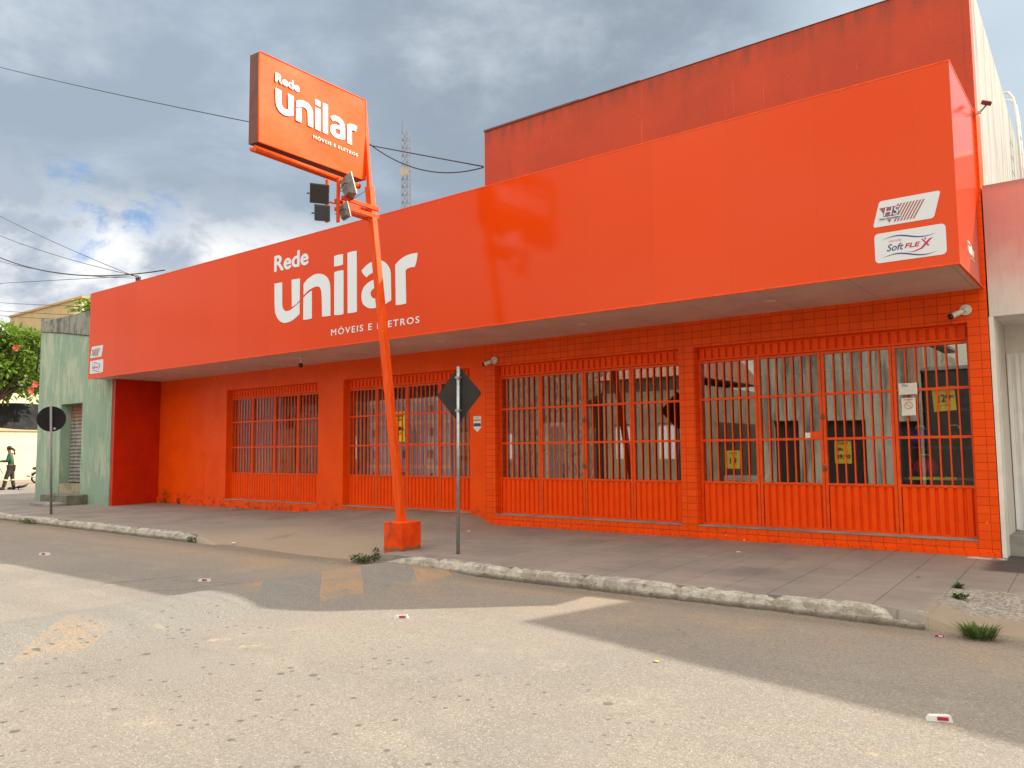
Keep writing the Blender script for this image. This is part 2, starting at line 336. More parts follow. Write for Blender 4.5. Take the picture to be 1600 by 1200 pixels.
def walk_mat():
    M, t = start('worn_concrete_paving'); p = t.pos(); x, y, z = t.xyz(p)
    n1 = t.noise(p, .8, 6, .62); n2 = t.noise(p, 5, 6, .65); strk = t.noise(t.scl(p, (.7, 4, 1)), 1, 6, .65)
    c = t.mix(t.ss(n1, .35, .68), (.245, .210, .180), (.180, .156, .136))
    c = t.mix(t.m('MULTIPLY', t.ss(strk, .5, .75), .45), c, (.32, .265, .21))
    c = t.mix(t.m('MULTIPLY', t.ss(n2, .58, .72), .35), c, (.10, .09, .08))
    # ramp poured in sandier concrete
    ramp = t.m('MULTIPLY', t.ss(x, -15.6, -13.2), t.ss(x, -9.3, -10.2)); ramp = t.m('MULTIPLY', ramp, t.ss(y, -.8, -3.6, .2, 1.0))
    c = t.mix(t.m('MULTIPLY', ramp, .7), c, (.33, .25, .165))
    # slab joints
    sk = t.m('ADD', x, t.m('MULTIPLY', y, .03))
    def joint(v, pitch, w):
        f = t.m('FRACT', t.m('DIVIDE', t.m('ADD', v, 100.0), pitch)); return t.ss(t.m('MINIMUM', f, t.m('SUBTRACT', 1.0, f)), w/pitch, w*.4/pitch)
    jj = t.m('MAXIMUM', joint(sk, .52, .009), t.m('MULTIPLY', joint(y, 1.02, .008), .8))
    area = t.m('MAXIMUM', t.ss(x, -8.6, -7.6), t.m('MULTIPLY', t.ss(x, -15.4, -16.5), .25))
    jf = t.m('MULTIPLY', t.m('MULTIPLY', jj, area), t.ss(n1, .3, .6, .45, 1.0))
    c = t.mix(t.m('MULTIPLY', jf, .75), c, (.055, .048, .042))
    # slab tone steps
    wn = t.new('ShaderNodeTexWhiteNoise'); t.l.new(t.comb(t.m('FLOOR', t.m('DIVIDE', t.m('ADD', sk, 100.0), .52)), t.m('FLOOR', t.m('DIVIDE', t.m('ADD', y, 100.0), 1.02)), 0), wn.inputs['Vector'])
    c = t.mix(t.m('MULTIPLY', area, t.m('MULTIPLY', wn.outputs['Value'], .22)), c, (.27, .225, .185))
    # pitch-dark patch in front of the neighbour's gate, stains
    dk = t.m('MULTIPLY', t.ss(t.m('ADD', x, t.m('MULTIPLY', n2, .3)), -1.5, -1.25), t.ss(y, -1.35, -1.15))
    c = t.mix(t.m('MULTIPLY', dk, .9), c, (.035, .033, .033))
    v = t.vor(t.scl(p, (1, .8, 0)), .55); c = t.mix(t.m('MULTIPLY', t.ss(t.m('ADD', v.outputs['Distance'], t.m('MULTIPLY', n2, .3)), .40, .22), .45), c, (.085, .075, .068))
    # light patch of spilled plaster at the wall corner
    pl = t.m('MULTIPLY', t.ss(t.m('ABSOLUTE', t.m('ADD', x, 1.62)), .26, .18), t.ss(t.m('ABSOLUTE', t.m('ADD', y, .16)), .12, .06))
    c = t.mix(t.m('MULTIPLY', pl, t.ss(n2, .38, .5)), c, (.55, .53, .50))
    # broken gravelly corner at the right end
    gr = t.m('MULTIPLY', t.ss(t.m('ADD', x, t.m('MULTIPLY', n1, .4)), -1.55, -1.35), t.ss(y, -2.55, -2.7))
    vg = t.vor(p, 38); gc = t.mix(t.xyz(vg.outputs['Color'])[0], (.16, .135, .11), (.36, .33, .28))
    c = t.mix(gr, c, t.mix(t.ss(y, -3.3, -3.7), gc, (.27, .215, .15)))
    h = t.m('SUBTRACT', t.m('ADD', t.m('MULTIPLY', t.noise(p, 60, 5, .7), .6), t.m('MULTIPLY', gr, vg.outputs['Distance'])), t.m('MULTIPLY', jf, 1.2))
    return fin(M, t, c, t.ss(n1, .3, .7, .62, .85), h, .45, .008)
M_walk = walk_mat()
def kerb_mat():
    M, t = start('whitewashed_crumbling_kerb'); p = t.pos(); x, y, z = t.xyz(p)
    n = t.noise(p, 6, 7, .7); n2 = t.noise(p, 22, 5, .7)
    c = t.mix(t.ss(n, .40, .60), (.48, .445, .38), (.30, .27, .22))
    c = t.mix(t.ss(n2, .56, .68), c, (.15, .13, .105))
    c = t.mix(t.m('MULTIPLY', t.ss(z, -.13, -.19), .8), c, (.10, .075, .05))
    return fin(M, t, c, .9, t.m('ADD', n, n2), .8, .03)
M_kerb = kerb_mat()
M_leaf = None
def leafmat(name, a, b):
    M, t = start(name); oi = t.new('ShaderNodeObjectInfo'); p = t.pos()
    n = t.noise(p, 2.0, 2, .5); w = t.vor(p, 6).outputs['Color']
    c = t.mix(t.xyz(w)[0], a, b)
    bs = t.n['Principled BSDF']; bs.inputs['Roughness'].default_value = .42
    t.put(bs.inputs['Base Color'], c)
    tl = t.new('ShaderNodeBsdfTranslucent'); t.put(tl.inputs[0], t.mix(.5, c, (.22, .34, .03)))
    mx = t.new('ShaderNodeMixShader'); mx.inputs[0].default_value = .38
    o = [n_ for n_ in t.n if n_.type == 'OUTPUT_MATERIAL'][0]
    t.l.new(bs.outputs[0], mx.inputs[1]); t.l.new(tl.outputs[0], mx.inputs[2]); t.l.new(mx.outputs[0], o.inputs[0])
    return M
M_leaf = leafmat('broad_green_leaves', (.09, .18, .02), (.24, .34, .055))
M_weed = leafmat('weed_leaves', (.04, .085, .02), (.09, .15, .04))
M_bark = mat('grey_brown_bark', (.11, .08, .055), .9, (.17, .13, .10), 8, .6, 30)
M_flower = mat('red_hibiscus_petals', (.42, .025, .03), .6, (.50, .07, .03), 9)
M_beige = mat('beige_render', (.48, .37, .20), .85, (.40, .32, .19), .8, .2, 12)
M_cream = mat('cream_render', (.72, .62, .42), .85, (.66, .56, .38), 1.2, .2, 12)
M_salmon = mat('salmon_brick', (.50, .22, .14), .85, (.42, .18, .12), 4, .2, 12)
M_net = mat('black_shade_cloth', (.010, .010, .012), .9, (.028, .028, .030), 1.6)
M_skin = mat('brown_skin', (.20, .095, .06), .55)
M_shirt = mat('dark_green_shirt_cloth', (.015, .10, .055), .85, (.010, .07, .04), 6)
M_trouser = mat('olive_trouser_cloth', (.045, .040, .028), .9, (.030, .028, .020), 6)
M_reflect = mat('pale_reflective_tape', (.55, .62, .30), .4)
M_hair = mat('black_hair', (.010, .008, .008), .5)
M_boot = mat('black_boot_leather', (.012, .012, .012), .5)
M_rubber = mat('black_rubber', (.016, .016, .016), .8); M_chrome = mat('chrome', (.6, .6, .6), .25, metal=1)
M_redpaint = mat('dark_red_fairing', (.16, .02, .02), .3); M_cable = mat('black_cable_sheath', (.02, .02, .022), .6)
M_tower = mat('pale_painted_lattice_steel', (.13, .135, .145), .6, (.10, .07, .07), .4)
M_camwhite = mat('white_camera_shell', (.70, .69, .64), .35, (.60, .58, .52), 20); M_lens = mat('black_lens_glass', (.01, .01, .012), .08)
M_lampglass = mat('pale_lamp_glass', (.62, .66, .68), .12); M_lampbody = mat('grey_lamp_housing', (.20, .19, .19), .4, (.15, .14, .14), 10)
M_dark = mat('dark_plastic', (.016, .016, .018), .45)
M_intwall = mat('grey_interior_wall', (.20, .20, .19), .9, (.16, .16, .15), 1); M_intfloor = mat('interior_floor_tile', (.30, .29, .27), .35)
M_boxblue = mat('blue_carton', (.34, .60, .86), .7, (.42, .66, .88), 4); M_boxwhite = mat('white_carton', (.82, .84, .86), .7, (.7, .72, .75), 6)
M_kraft = mat('kraft_cardboard', (.34, .22, .12), .8, (.28, .18, .10), 3)
M_appl = mat('white_appliance_enamel', (.75, .76, .77), .25); M_blue = mat('blue_plastic', (.02, .06, .35), .35); M_pinkred = mat('crimson_fabric', (.50, .02, .07), .6)
M_padlock = mat('tarnished_brass', (.16, .10, .05), .4, metal=.7)
M_oldconc = None
def old_concrete():
    M, t = start('stained_raw_concrete'); p = t.pos(); x, y, z = t.xyz(p)
    st = t.noise(t.scl(p, (2.2, 2.2, .28)), 1, 8, .7); n = t.noise(p, 5, 7, .7)
    c = t.mix(t.ss(st, .42, .64), (.46, .42, .34), (.11, .10, .085))
    c = t.mix(t.ss(n, .52, .66), c, (.30, .28, .24))
    c = t.mix(t.m('MULTIPLY', t.ss(t.noise(p, .7, 3), .55, .65), .5), c, (.36, .16, .09))
    return fin(M, t, c, .9, n, .6, .03)
M_oldconc = old_concrete()
M_brickfar = mat('rough_brown_brick', (.36, .28, .19), .9, (.13, .10, .075), 5, .5, 20)

# ------------------------------------------------------------------ mesh builder
class MB:
    def __init__(s): s.bm = bmesh.new()
    def poly(s, pts):
        vs = [s.bm.verts.new(p) for p in pts]
        try: return s.bm.faces.new(vs)
        except ValueError: return None
    def box(s, x0, x1, y0, y1, z0, z1, mtx=None):
        P = [Vector((x, y, z)) for z in (z0, z1) for y in (y0, y1) for x in (x0, x1)]
        if mtx is not None: P = [mtx @ p for p in P]
        v = [s.bm.verts.new(p) for p in P]
        for f in ((0, 2, 3, 1), (4, 5, 7, 6), (0, 1, 5, 4), (2, 6, 7, 3), (0, 4, 6, 2), (1, 3, 7, 5)): s.bm.faces.new([v[i] for i in f])
        return s
    def cyl(s, a, b, r, r2=None, n=10, caps=True):
        a = Vector(a); b = Vector(b); d = (b-a).normalized(); r2 = r if r2 is None else r2
        u = d.orthogonal().normalized(); w = d.cross(u)
        A = [s.bm.verts.new(a+(u*math.cos(2*math.pi*i/n)+w*math.sin(2*math.pi*i/n))*r) for i in range(n)]
        B = [s.bm.verts.new(b+(u*math.cos(2*math.pi*i/n)+w*math.sin(2*math.pi*i/n))*r2) for i in range(n)]
        for i in range(n):
            f = s.bm.faces.new((A[i], A[(i+1) % n], B[(i+1) % n], B[i])); f.smooth = True
        if caps: s.bm.faces.new(A[::-1]); s.bm.faces.new(B)
        return s
    def tube(s, pts, r, n=6):
        pts = [Vector(p) for p in pts]; rings = []
        for i, p in enumerate(pts):
            d = (pts[min(i+1, len(pts)-1)]-pts[max(i-1, 0)]).normalized()
            u = d.cross(Vector((0, 0, 1)))
            if u.length < .01: u = d.cross(Vector((0, 1, 0)))
            u.normalize(); w = u.cross(d)
            rr = r[i] if isinstance(r, (list, tuple)) else r
            rings.append([s.bm.verts.new(p+(u*math.cos(2*math.pi*k/n)+w*math.sin(2*math.pi*k/n))*rr) for k in range(n)])
        for a, b in zip(rings, rings[1:]):
            for k in range(n):
                f = s.bm.faces.new((a[k], a[(k+1) % n], b[(k+1) % n], b[k])); f.smooth = True
        s.bm.faces.new(rings[0][::-1]); s.bm.faces.new(rings[-1]); return s
    def prism(s, pts, o, ux, uz, un, th):
        """2D outline pts placed on the plane o + a*ux + b*uz, thickness th along un"""
        o, ux, uz, un = map(Vector, (o, ux, uz, un))
        F = [s.bm.verts.new(o+ux*a+uz*b+un*th) for a, b in pts]; B = [s.bm.verts.new(o+ux*a+uz*b) for a, b in pts]
        f = s.bm.faces.new(F); n = len(F)
        for i in range(n): s.bm.faces.new((F[i], B[i], B[(i+1) % n], F[(i+1) % n]))
        s.bm.normal_update(); bmesh.ops.triangulate(s.bm, faces=[f]); return s
    def ball(s, c, r, seg=12, rings=8):
        res = bmesh.ops.create_uvsphere(s.bm, u_segments=seg, v_segments=rings, radius=1)
        rr = Vector(r) if not isinstance(r, (int, float)) else Vector((r, r, r))
        for v in res['verts']: v.co = Vector(c)+Vector((v.co.x*rr.x, v.co.y*rr.y, v.co.z*rr.z))
        for v in res['verts']:
            for f in v.link_faces: f.smooth = True
        return s
    def build(s, name, m_, parent=None, pivot=None, bevel=0):
        off = Vector((0, 0, 0))
        q = parent
        while q is not None: off += q.location; q = q.parent
        loc = Vector(pivot) if pivot is not None else Vector((0, 0, 0))
        bmesh.ops.recalc_face_normals(s.bm, faces=s.bm.faces[:])
        for v in s.bm.verts: v.co -= off+loc
        me = bpy.data.meshes.new(name); s.bm.to_mesh(me); s.bm.free()
        o = bpy.data.objects.new(name, me); C.objects.link(o); o.parent = parent; o.location = loc
        ms = m_ if isinstance(m_, (list, tuple)) else [m_]
        for k in ms: me.materials.append(k)
        if bevel:
            bv = o.modifiers.new('bevel', 'BEVEL'); bv.width = bevel; bv.segments = 2; bv.limit_method = 'ANGLE'
        return o
def tag(o, label=None, cat=None, group=None, kind=None):
    if label: o['label'] = label
    if cat: o['category'] = cat
    if group: o['group'] = group
    if kind: o['kind'] = kind
    return o
def thing(name, loc, label, cat, group=None):
    o = bpy.data.objects.new(name, None); C.objects.link(o); o.location = loc; o.empty_display_size = .2
    return tag(o, label, cat, group)
def copytree(o, parent=None):
    c = o.copy(); C.objects.link(c); c.parent = parent
    for ch in list(o.children): copytree(ch, c)
    return c
def text(body, size, m_, name, o, ux, uz, un, parent=None, bold=0, width=None, space=1.0, align='LEFT', shear=0, th=.002, coll=None):
    cu = bpy.data.curves.new(name, 'FONT'); cu.body = body; cu.size = size; cu.space_character = space
    cu.align_x = align; cu.shear = shear; cu.extrude = th/2; cu.resolution_u = 3
    to = bpy.data.objects.new(name, cu); C.objects.link(to)
    dg = bpy.context.evaluated_depsgraph_get(); me = bpy.data.meshes.new_from_object(to.evaluated_get(dg))
    C.objects.unlink(to); bpy.data.objects.remove(to)
    xs = [v.co.x for v in me.vertices]; k = 1.0
    if width and xs: k = width/(max(xs)-min(xs)); x0 = min(xs)
    else: x0 = 0
    o, ux, uz, un = map(Vector, (o, ux, uz, un))
    bm = coll.bm if coll else bmesh.new()
    tmp = bmesh.new(); tmp.from_mesh(me)
    vm = {}
    for q_, (dx, dy) in enumerate(((0, 0), (bold, 0), (-bold, 0), (0, bold*.8), (0, -bold*.8)) if bold else ((0, 0),)):
        for v in tmp.verts: vm[v] = bm.verts.new(o+ux*((v.co.x-x0)*k+dx)+uz*(v.co.y+dy)+un*(v.co.z+th/2+q_*.0004*(1 if v.co.z > 0 else 0)))
        for f in tmp.faces:
            if f.normal.z < -.5: continue
            try: bm.faces.new([vm[v] for v in f.verts])
            except ValueError: pass
    tmp.free()
    if coll: return None
    mb = MB(); mb.bm.free(); mb.bm = bm
    return mb.build(name, m_, parent)

LOGO = {
 'u1': [(.03,.91),(.31,.90),(.32,.40),(.35,.31),(.42,.25),(.50,.23),(.61,.24),(.75,.29),(.94,.38),(.94,.12),(.81,.05),(.67,0),(.53,-.02),(.39,-.02),(.26,.03),(.15,.12),(.08,.23),(.05,.36)],
 'u2': [(.65,.91),(.94,.90),(.94,.42),(.83,.35),(.67,.30)],
 'n1': [(1.07,.76),(1.18,.84),(1.32,.89),(1.45,.92),(1.60,.91),(1.74,.87),(1.86,.79),(1.93,.69),(1.96,.55),(1.97,-.03),(1.83,-.03),(1.70,-.02),(1.68,.47),(1.65,.57),(1.60,.63),(1.51,.65),(1.40,.64),(1.24,.60),(1.07,.51)],
 'n2': [(1.07,.46),(1.19,.53),(1.35,.58),(1.36,-.02),(1.23,-.03),(1.07,-.02)],
 'i1': [(2.07,1.21),(2.20,1.22),(2.35,1.21),(2.35,.99),(2.21,.98),(2.07,.99)],
 'i2': [(2.08,.87),(2.20,.88),(2.37,.87),(2.38,-.04),(2.27,-.05),(2.09,-.03)],
 'l': [(2.49,1.21),(2.61,1.22),(2.77,1.21),(2.79,-.04),(2.68,-.05),(2.51,-.04)],
 'a1': [(3.03,.85),(2.92,.78),(2.96,.71),(3.07,.62),(3.14,.66),(3.25,.69),(3.34,.69),(3.43,.67),(3.48,.61),(3.49,.55),(3.49,-.01),(3.57,0),(3.78,.07),(3.77,.57),(3.75,.68),(3.68,.78),(3.57,.87),(3.43,.92),(3.29,.92),(3.15,.90)],
 'a2': [(3.489,.55),(3.29,.55),(3.12,.51),(2.99,.44),(2.93,.34),(2.92,.23),(2.95,.12),(3.02,.05),(3.14,-.01),(3.28,-.03),(3.41,-.02),(3.489,-.01),(3.489,.19),(3.37,.155),(3.26,.17),(3.20,.23),(3.19,.30),(3.25,.36),(3.37,.385),(3.489,.385)],
 'r': [(3.89,.75),(3.99,.82),(4.15,.88),(4.32,.90),(4.49,.89),(4.48,.77),(4.42,.63),(4.32,.64),(4.23,.63),(4.17,.60),(4.19,-.04),(4.08,-.05),(3.91,-.04)]}
def round_poly(pts, it=2):
    for _ in range(it):
        Q = []; n = len(pts)
        for i in range(n):
            a, b, c = Vector(pts[i-1]), Vector(pts[i]), Vector(pts[(i+1) % n]); u = b-a; v = c-b
            if u.length > .02 and v.length > .02 and .02 < abs(u.angle(v)) < .75: Q += [tuple(b-u*.22), tuple(b+v*.22)]
            else: Q.append(tuple(b))
        pts = Q
    return pts
def logo(o, ux, uz, un, s, m_, parent, th=.006, name='lettering'):
    o, ux, uz, un = map(Vector, (o, ux, uz, un)); mb = MB()
    for k, p in LOGO.items(): mb.prism([(a*s, b*s) for a, b in round_poly(p)], o, ux, uz, un, th)
    text('Rede', .50*s, m_, 't', o+ux*.03*s+uz*1.18*s, ux, uz, un, bold=.016*s, width=1.18*s, th=th, coll=mb)
    text('M\u00d3VEIS E ELETROS', .185*s, m_, 't', o+ux*2.0*s-uz*.45*s, ux, uz, un, bold=.002*s, width=2.54*s, space=1.25, th=th, coll=mb)
    return mb.build(name, m_, parent)

# ------------------------------------------------------------------ ground
def sst(v, a, b):
    t = max(0, min(1, (v-a)/(b-a))); return t*t*(3-2*t)
def road_z(x, y):
    s = sst(x, -9.25, -8.35)*(1-sst(x, -8.05, -6.85)); e = sst(-y, 3.9, 4.7)
    return -.2+.125*s*e*1.0+.004*math.sin(x*1.3)*math.sin(y*.9)
def walk_z(x, y):
    z = -.055*min(1, max(0, -y/4.2))
    z += .185*sst(x, -16.6, -14.6)*(1-sst(x, -10.75, -10.15))*(1-sst(-y, .15, 1.7))*(.75+.25*sst(x, -15, -12))
    d = sst(x, -14.3, -13.3)*(1-sst(x, -9.75, -9.0))
    z -= .15*d*sst(-y, 2.3, 4.25)
    z -= .115*sst(x, -1.75, -1.35)*sst(-y, 2.6, 3.6)
    return z
def grid(xs, ys, f, name, m_, fy=lambda x, y: y):
    bm = bmesh.new(); V = [[bm.verts.new((x, fy(x, y), f(x, y))) for x in xs] for y in ys]
    for j in range(len(ys)-1):
        for i in range(len(xs)-1):
            fc = bm.faces.new((V[j][i], V[j][i+1], V[j+1][i+1], V[j+1][i])); fc.smooth = True
    mb = MB(); mb.bm.free(); mb.bm = bm; return mb.build(name, m_)
def rng(a, b, n): return [a+(b-a)*i/n for i in range(n+1)]
xs = rng(-38.5, -17, 12)+rng(-17, -5.5, 92)[1:]+rng(-5.5, 12, 24)[1:]
tag(grid(rng(-70, -16, 14)+rng(-16, -5.5, 100)[1:]+rng(-5.5, 30, 20)[1:], rng(-14.0, -6, 26)+rng(-6, -3.7, 14)[1:], road_z, 'road', M_road), kind='structure')
tag(grid(rng(-38.5, -17, 12)+rng(-17, -8, 60)[1:]+rng(-8, -2, 12)[1:]+rng(-2, 12, 40)[1:], [-4.215]+rng(-4.2, 0.5, 40), lambda x, y: walk_z(x, y) if y > -4.21 else -.25, 'sidewalk', M_walk, lambda x, y: y if (y > -4.0 or -14.05 < x < -8.95 or x > -1.75) else max(y, -4.07+(y < -4.21)*-.006)), kind='structure')
gm = MB(); gm.poly([(-2500, -2500, -.215), (2500, -2500, -.215), (2500, 2500, -.215), (-2500, 2500, -.215)])
tag(gm.build('ground', M_road), kind='structure')
wk = MB(); wk.box(-38.5, -28.6, .501, 30, -.21, -.02); tag(wk.build('side_pavement', M_walk), kind='structure')
ow = MB(); ow.box(-60, 30, -19.0, -14.0, -.21, -.03); tag(ow.build('far_pavement', M_walk), kind='structure')
# kerb stones
def kerb(x0, x1, name, fade0=False, fade1=False):
    rnd = random.Random(int(x0*10)); bm = bmesh.new(); n = int((x1-x0)/.09); prof = [(-4.235, -.24), (-4.228, -.14), (-4.205, -.075), (-4.17, -.052), (-4.08, -.046), (-4.02, -.07)]
    prev = None; joint = 0; L = 0
    for i in range(n+1):
        x = x0+(x1-x0)*i/n; L += .09
        gap = 0
        if L > .95+rnd.random()*.3: L = 0; gap = 1
        k = 1.0
        if fade0: k *= .25+.75*sst(x, x0, x0+.7)
        if fade1: k *= .2+.8*(1-sst(x, x1-.6, x1))
        jy = (rnd.random()-.5)*.03+.018*math.sin(x*1.7+x0)*math.sin(x*.6); ring = []
        chip = rnd.random() < .14
        for j, (y, z) in enumerate(prof):
            zz = z+(rnd.random()-.5)*.018+.008*math.sin(x*2.3)
            if j in (2, 3, 4):
                zz = -.2+(zz+.2)*k
                if chip and j < 5: zz -= .03
                if gap: zz -= .045
            ring.append(bm.verts.new((x, y+jy+(rnd.random()-.5)*.008+(.03 if gap and j < 3 else 0), zz)))
        if prev:
            for j in range(len(prof)-1): bm.faces.new((prev[j], ring[j], ring[j+1], prev[j+1]))
        prev = ring
    mb = MB(); mb.bm.free(); mb.bm = bm; return tag(mb.build(name, M_kerb), kind='structure')
kerb(-38.5, -14.0, 'kerb', False, True); kerb(-9.05, -1.62, 'kerb', True, True)
k2 = MB(); k2.box(-60, 30, -14.02, -13.86, -.24, -.025); tag(k2.build('far_kerb', M_kerb), kind='structure')

# ------------------------------------------------------------------ shop building
shop = thing('shop_building', (-12.4, 0, 0), 'long single-storey furniture shop painted bright orange with barred doors and a wide fascia', 'shop')
OPEN = [(-19.73, -15.77), (-14.83, -10.84), (-10.16, -6.085), (-5.80, -1.715)]
ZT = 3.2; ZB = .2
w = MB()
def seg(mb, x0, x1, z0, z1, y0=0, y1=.42): mb.box(x0, x1, y0, y1, z0, z1)
seg(w, -23.28, OPEN[0][0], -.25, 3.75); seg(w, OPEN[0][1], OPEN[1][0], -.25, 3.75); seg(w, OPEN[1][1], -10.42, -.25, 3.75)
for a, b in OPEN[:2]: seg(w, a, b, ZT, 3.75); seg(w, a, b, -.25, ZB, 0, .42)
w.box(-23.28, -15.2, -.045, -.001, -.25, .165)
wall = w.build('wall', M_wall, shop)
w = MB(); seg(w, -10.418, OPEN[2][0], -.25, 3.75, -.004); seg(w, OPEN[2][1], OPEN[3][0], -.25, 3.75, -.004); seg(w, OPEN[3][1], -1.465, -.25, 3.75, -.004)
for a, b in OPEN[2:]: seg(w, a, b, ZT, 3.75, -.004); seg(w, a, b, -.25, ZB, -.004)
w.box(-10.418, -1.465, -.03, -.006, -.25, .055)
w.build('tiled_facing', M_tile, shop)
# strip of red-tiled corner beside the fascia end
w = MB(); w.box(-1.56, -1.462, -.012, .40, 3.752, 6.2); w.build('corner_strip', M_tile, shop)
# projecting return wall at the left (flush against the green house)
w = MB(); w.box(-23.42, -23.285, -1.37, .42, -.25, 3.64); w.build('return_wall', mat('shade_toned_wall_paint', (.56, .022, .002), .35, (.48, .018, .002), 2, .2, 30, spec=.25), shop)  # orange wall; its corner shade and bounce are put into a deeper red
# door sills
for i, (a, b) in enumerate(OPEN):
    w = MB(); w.box(a+.003, b-.003, -.012 if i < 2 else -.016, .22, ZB+.002, ZB+.022); w.build('door_sill', M_conc, shop)
# access cover outline on the wall
w = MB()
for q in ((-22.9, -20.80, 1.50, 1.512), (-20.815, -20.80, -.02, 1.498), (-21.42, -20.82, .98, .99)): w.box(q[0], q[1], -.008, -.001, q[2], q[3])
w.build('pipe_cover', M_wall, shop)
# gate leaves
def leaf(x0, x1, y=.15):
    p = tag(bpy.data.objects.new('gate_leaf', None)); C.objects.link(p); p.parent = shop; p.location = Vector((x0, y, ZB))-shop.location
    p.empty_display_size = .1
    f = MB()
    f.box(x0+.004, x0+.045, y, y+.045, .215, 2.975); f.box(x1-.045, x1-.004, y, y+.045, .215, 2.975)
    for z in (.215, .905, 1.605, 2.295, 2.935): f.box(x0+.0455, x1-.0455, y+.004, y+.041, z-.002, z+.036)
    f.build('leaf_frame', M_steel, p, bevel=0)
    b = MB(); n = 7
    for i in range(1, n):
        xx = x0+.045+(x1-x0-.09)*i/n
        for za, zb in ((.945, 1.6), (1.645, 2.29), (2.335, 2.93)): b.box(xx-.010, xx+.010, y+.010, y+.032, za-.005, zb+.004)
    b.build('grille_bars', M_steel, p)
    c = MB(); pts = []; W = x1-x0-.09; m_ = 8
    for i in range(m_):
        xa = x0+.045+W*i/m_; s = W/m_
        pts += [(xa+s*.03, .043), (xa+s*.16, .004), (xa+s*.70, .004), (xa+s*.83, .043)]
    pts = [(x0+.046, .043)]+pts+[(x1-.046, .043)]
    for (xa, ya), (xb, yb) in zip(pts, pts[1:]): c.poly([(xa, y+ya, .25), (xb, y+yb, .25), (xb, y+yb, .91), (xa, y+ya, .91)])
    c.build('corrugated_sheet', M_sheet, p)
    gl = MB(); gl.box(x0+.046, x1-.046, y+.0455, y+.0495, .93, 2.95); gl.build('glass_pane', M_glass, p)
    return p
leaf0 = None
for a, b in OPEN:
    n = 4; wd = (b-a)/n
    for i in range(n):
        if leaf0 is None or abs(wd-leafw) > .012 or True: leaf0 = leaf(a+wd*i, a+wd*(i+1)); leafw = wd
for a, b in OPEN:
    t_ = MB(); y = .15
    t_.box(a+.004, b-.004, y, y+.045, 2.98, 3.012); t_.box(a+.004, b-.004, y, y+.045, 3.17, 3.197)
    k = int((b-a)/.125)
    for i in range(k):
        xa = a+.02+(b-a-.04)*i/k; s = (b-a-.04)/k
        t_.box(xa+s*.14, xa+s*.78, y+.002, y+.04, 3.0125, 3.1695)
    t_.box(a+.004, b-.004, y+.0405, y+.046, 3.0125, 3.1695)
    t_.build('transom_panel', M_sheet, shop)
# lock plates at the middle of the right gate
w = MB(); w.box(-3.95, -3.765, .140, .149, 1.62, 1.735); w.build('lock_plate', M_steel, shop)
# fascia
FX0, FX1, FY, FZ0, FZ1 = -23.82, -1.49, -1.916, 3.665, 6.14
w = MB(); w.box(FX0, FX1, FY, -.0, FZ0, FZ1)
fas = w.build('fascia', M_fascia, shop)
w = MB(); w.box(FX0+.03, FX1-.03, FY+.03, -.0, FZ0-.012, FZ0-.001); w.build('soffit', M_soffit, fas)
w = MB(); w.box(FX0-.004, FX1+.004, FY-.006, FY+.03, FZ0-.022, FZ0-.0005); w.box(FX1-.028, FX1+.004, FY+.031, -.01, FZ0-.022, FZ0-.0005); w.build('drip_trim', M_steel, fas)
w = MB(); w.box(FX0-.004, FX1+.004, FY-.004, FY+.05, FZ1+.0005, FZ1+.018); w.box(FX1-.05, FX1+.004, FY+.051, -.01, FZ1+.0005, FZ1+.018); w.build('top_trim', M_steel, fas)
for xx in (-21.6, -18.2, -14.0, -10.7, -7.4, -4.1):
    w = MB(); w.cyl((xx, -1.0, FZ0-.013), (xx, -1.0, FZ0-.022), .085, n=16); w.build('downlight', M_camwhite, fas)
X_, Z_, Yn = (1, 0, 0), (0, 0, 1), (0, -1, 0)
logo((-14.95, FY-.001, 4.33), X_, Z_, Yn, 1.0, M_white, fas)
logo((FX1+.001, -1.22, 3.92), (0, 1, 0), Z_, (1, 0, 0), .10, M_signwhite, fas)
def rrect(w, h, r, n=5, sk=0):
    P = []
    for cx, cy, a0 in ((w-r, h-r, 0), (r, h-r, 90), (r, r, 180), (w-r, r, 270)):
        for i in range(n+1):
            a = R_(a0+90*i/n); P.append((cx+r*math.cos(a), cy+r*math.sin(a)))
    return [(a+sk*b, b) for a, b in P]
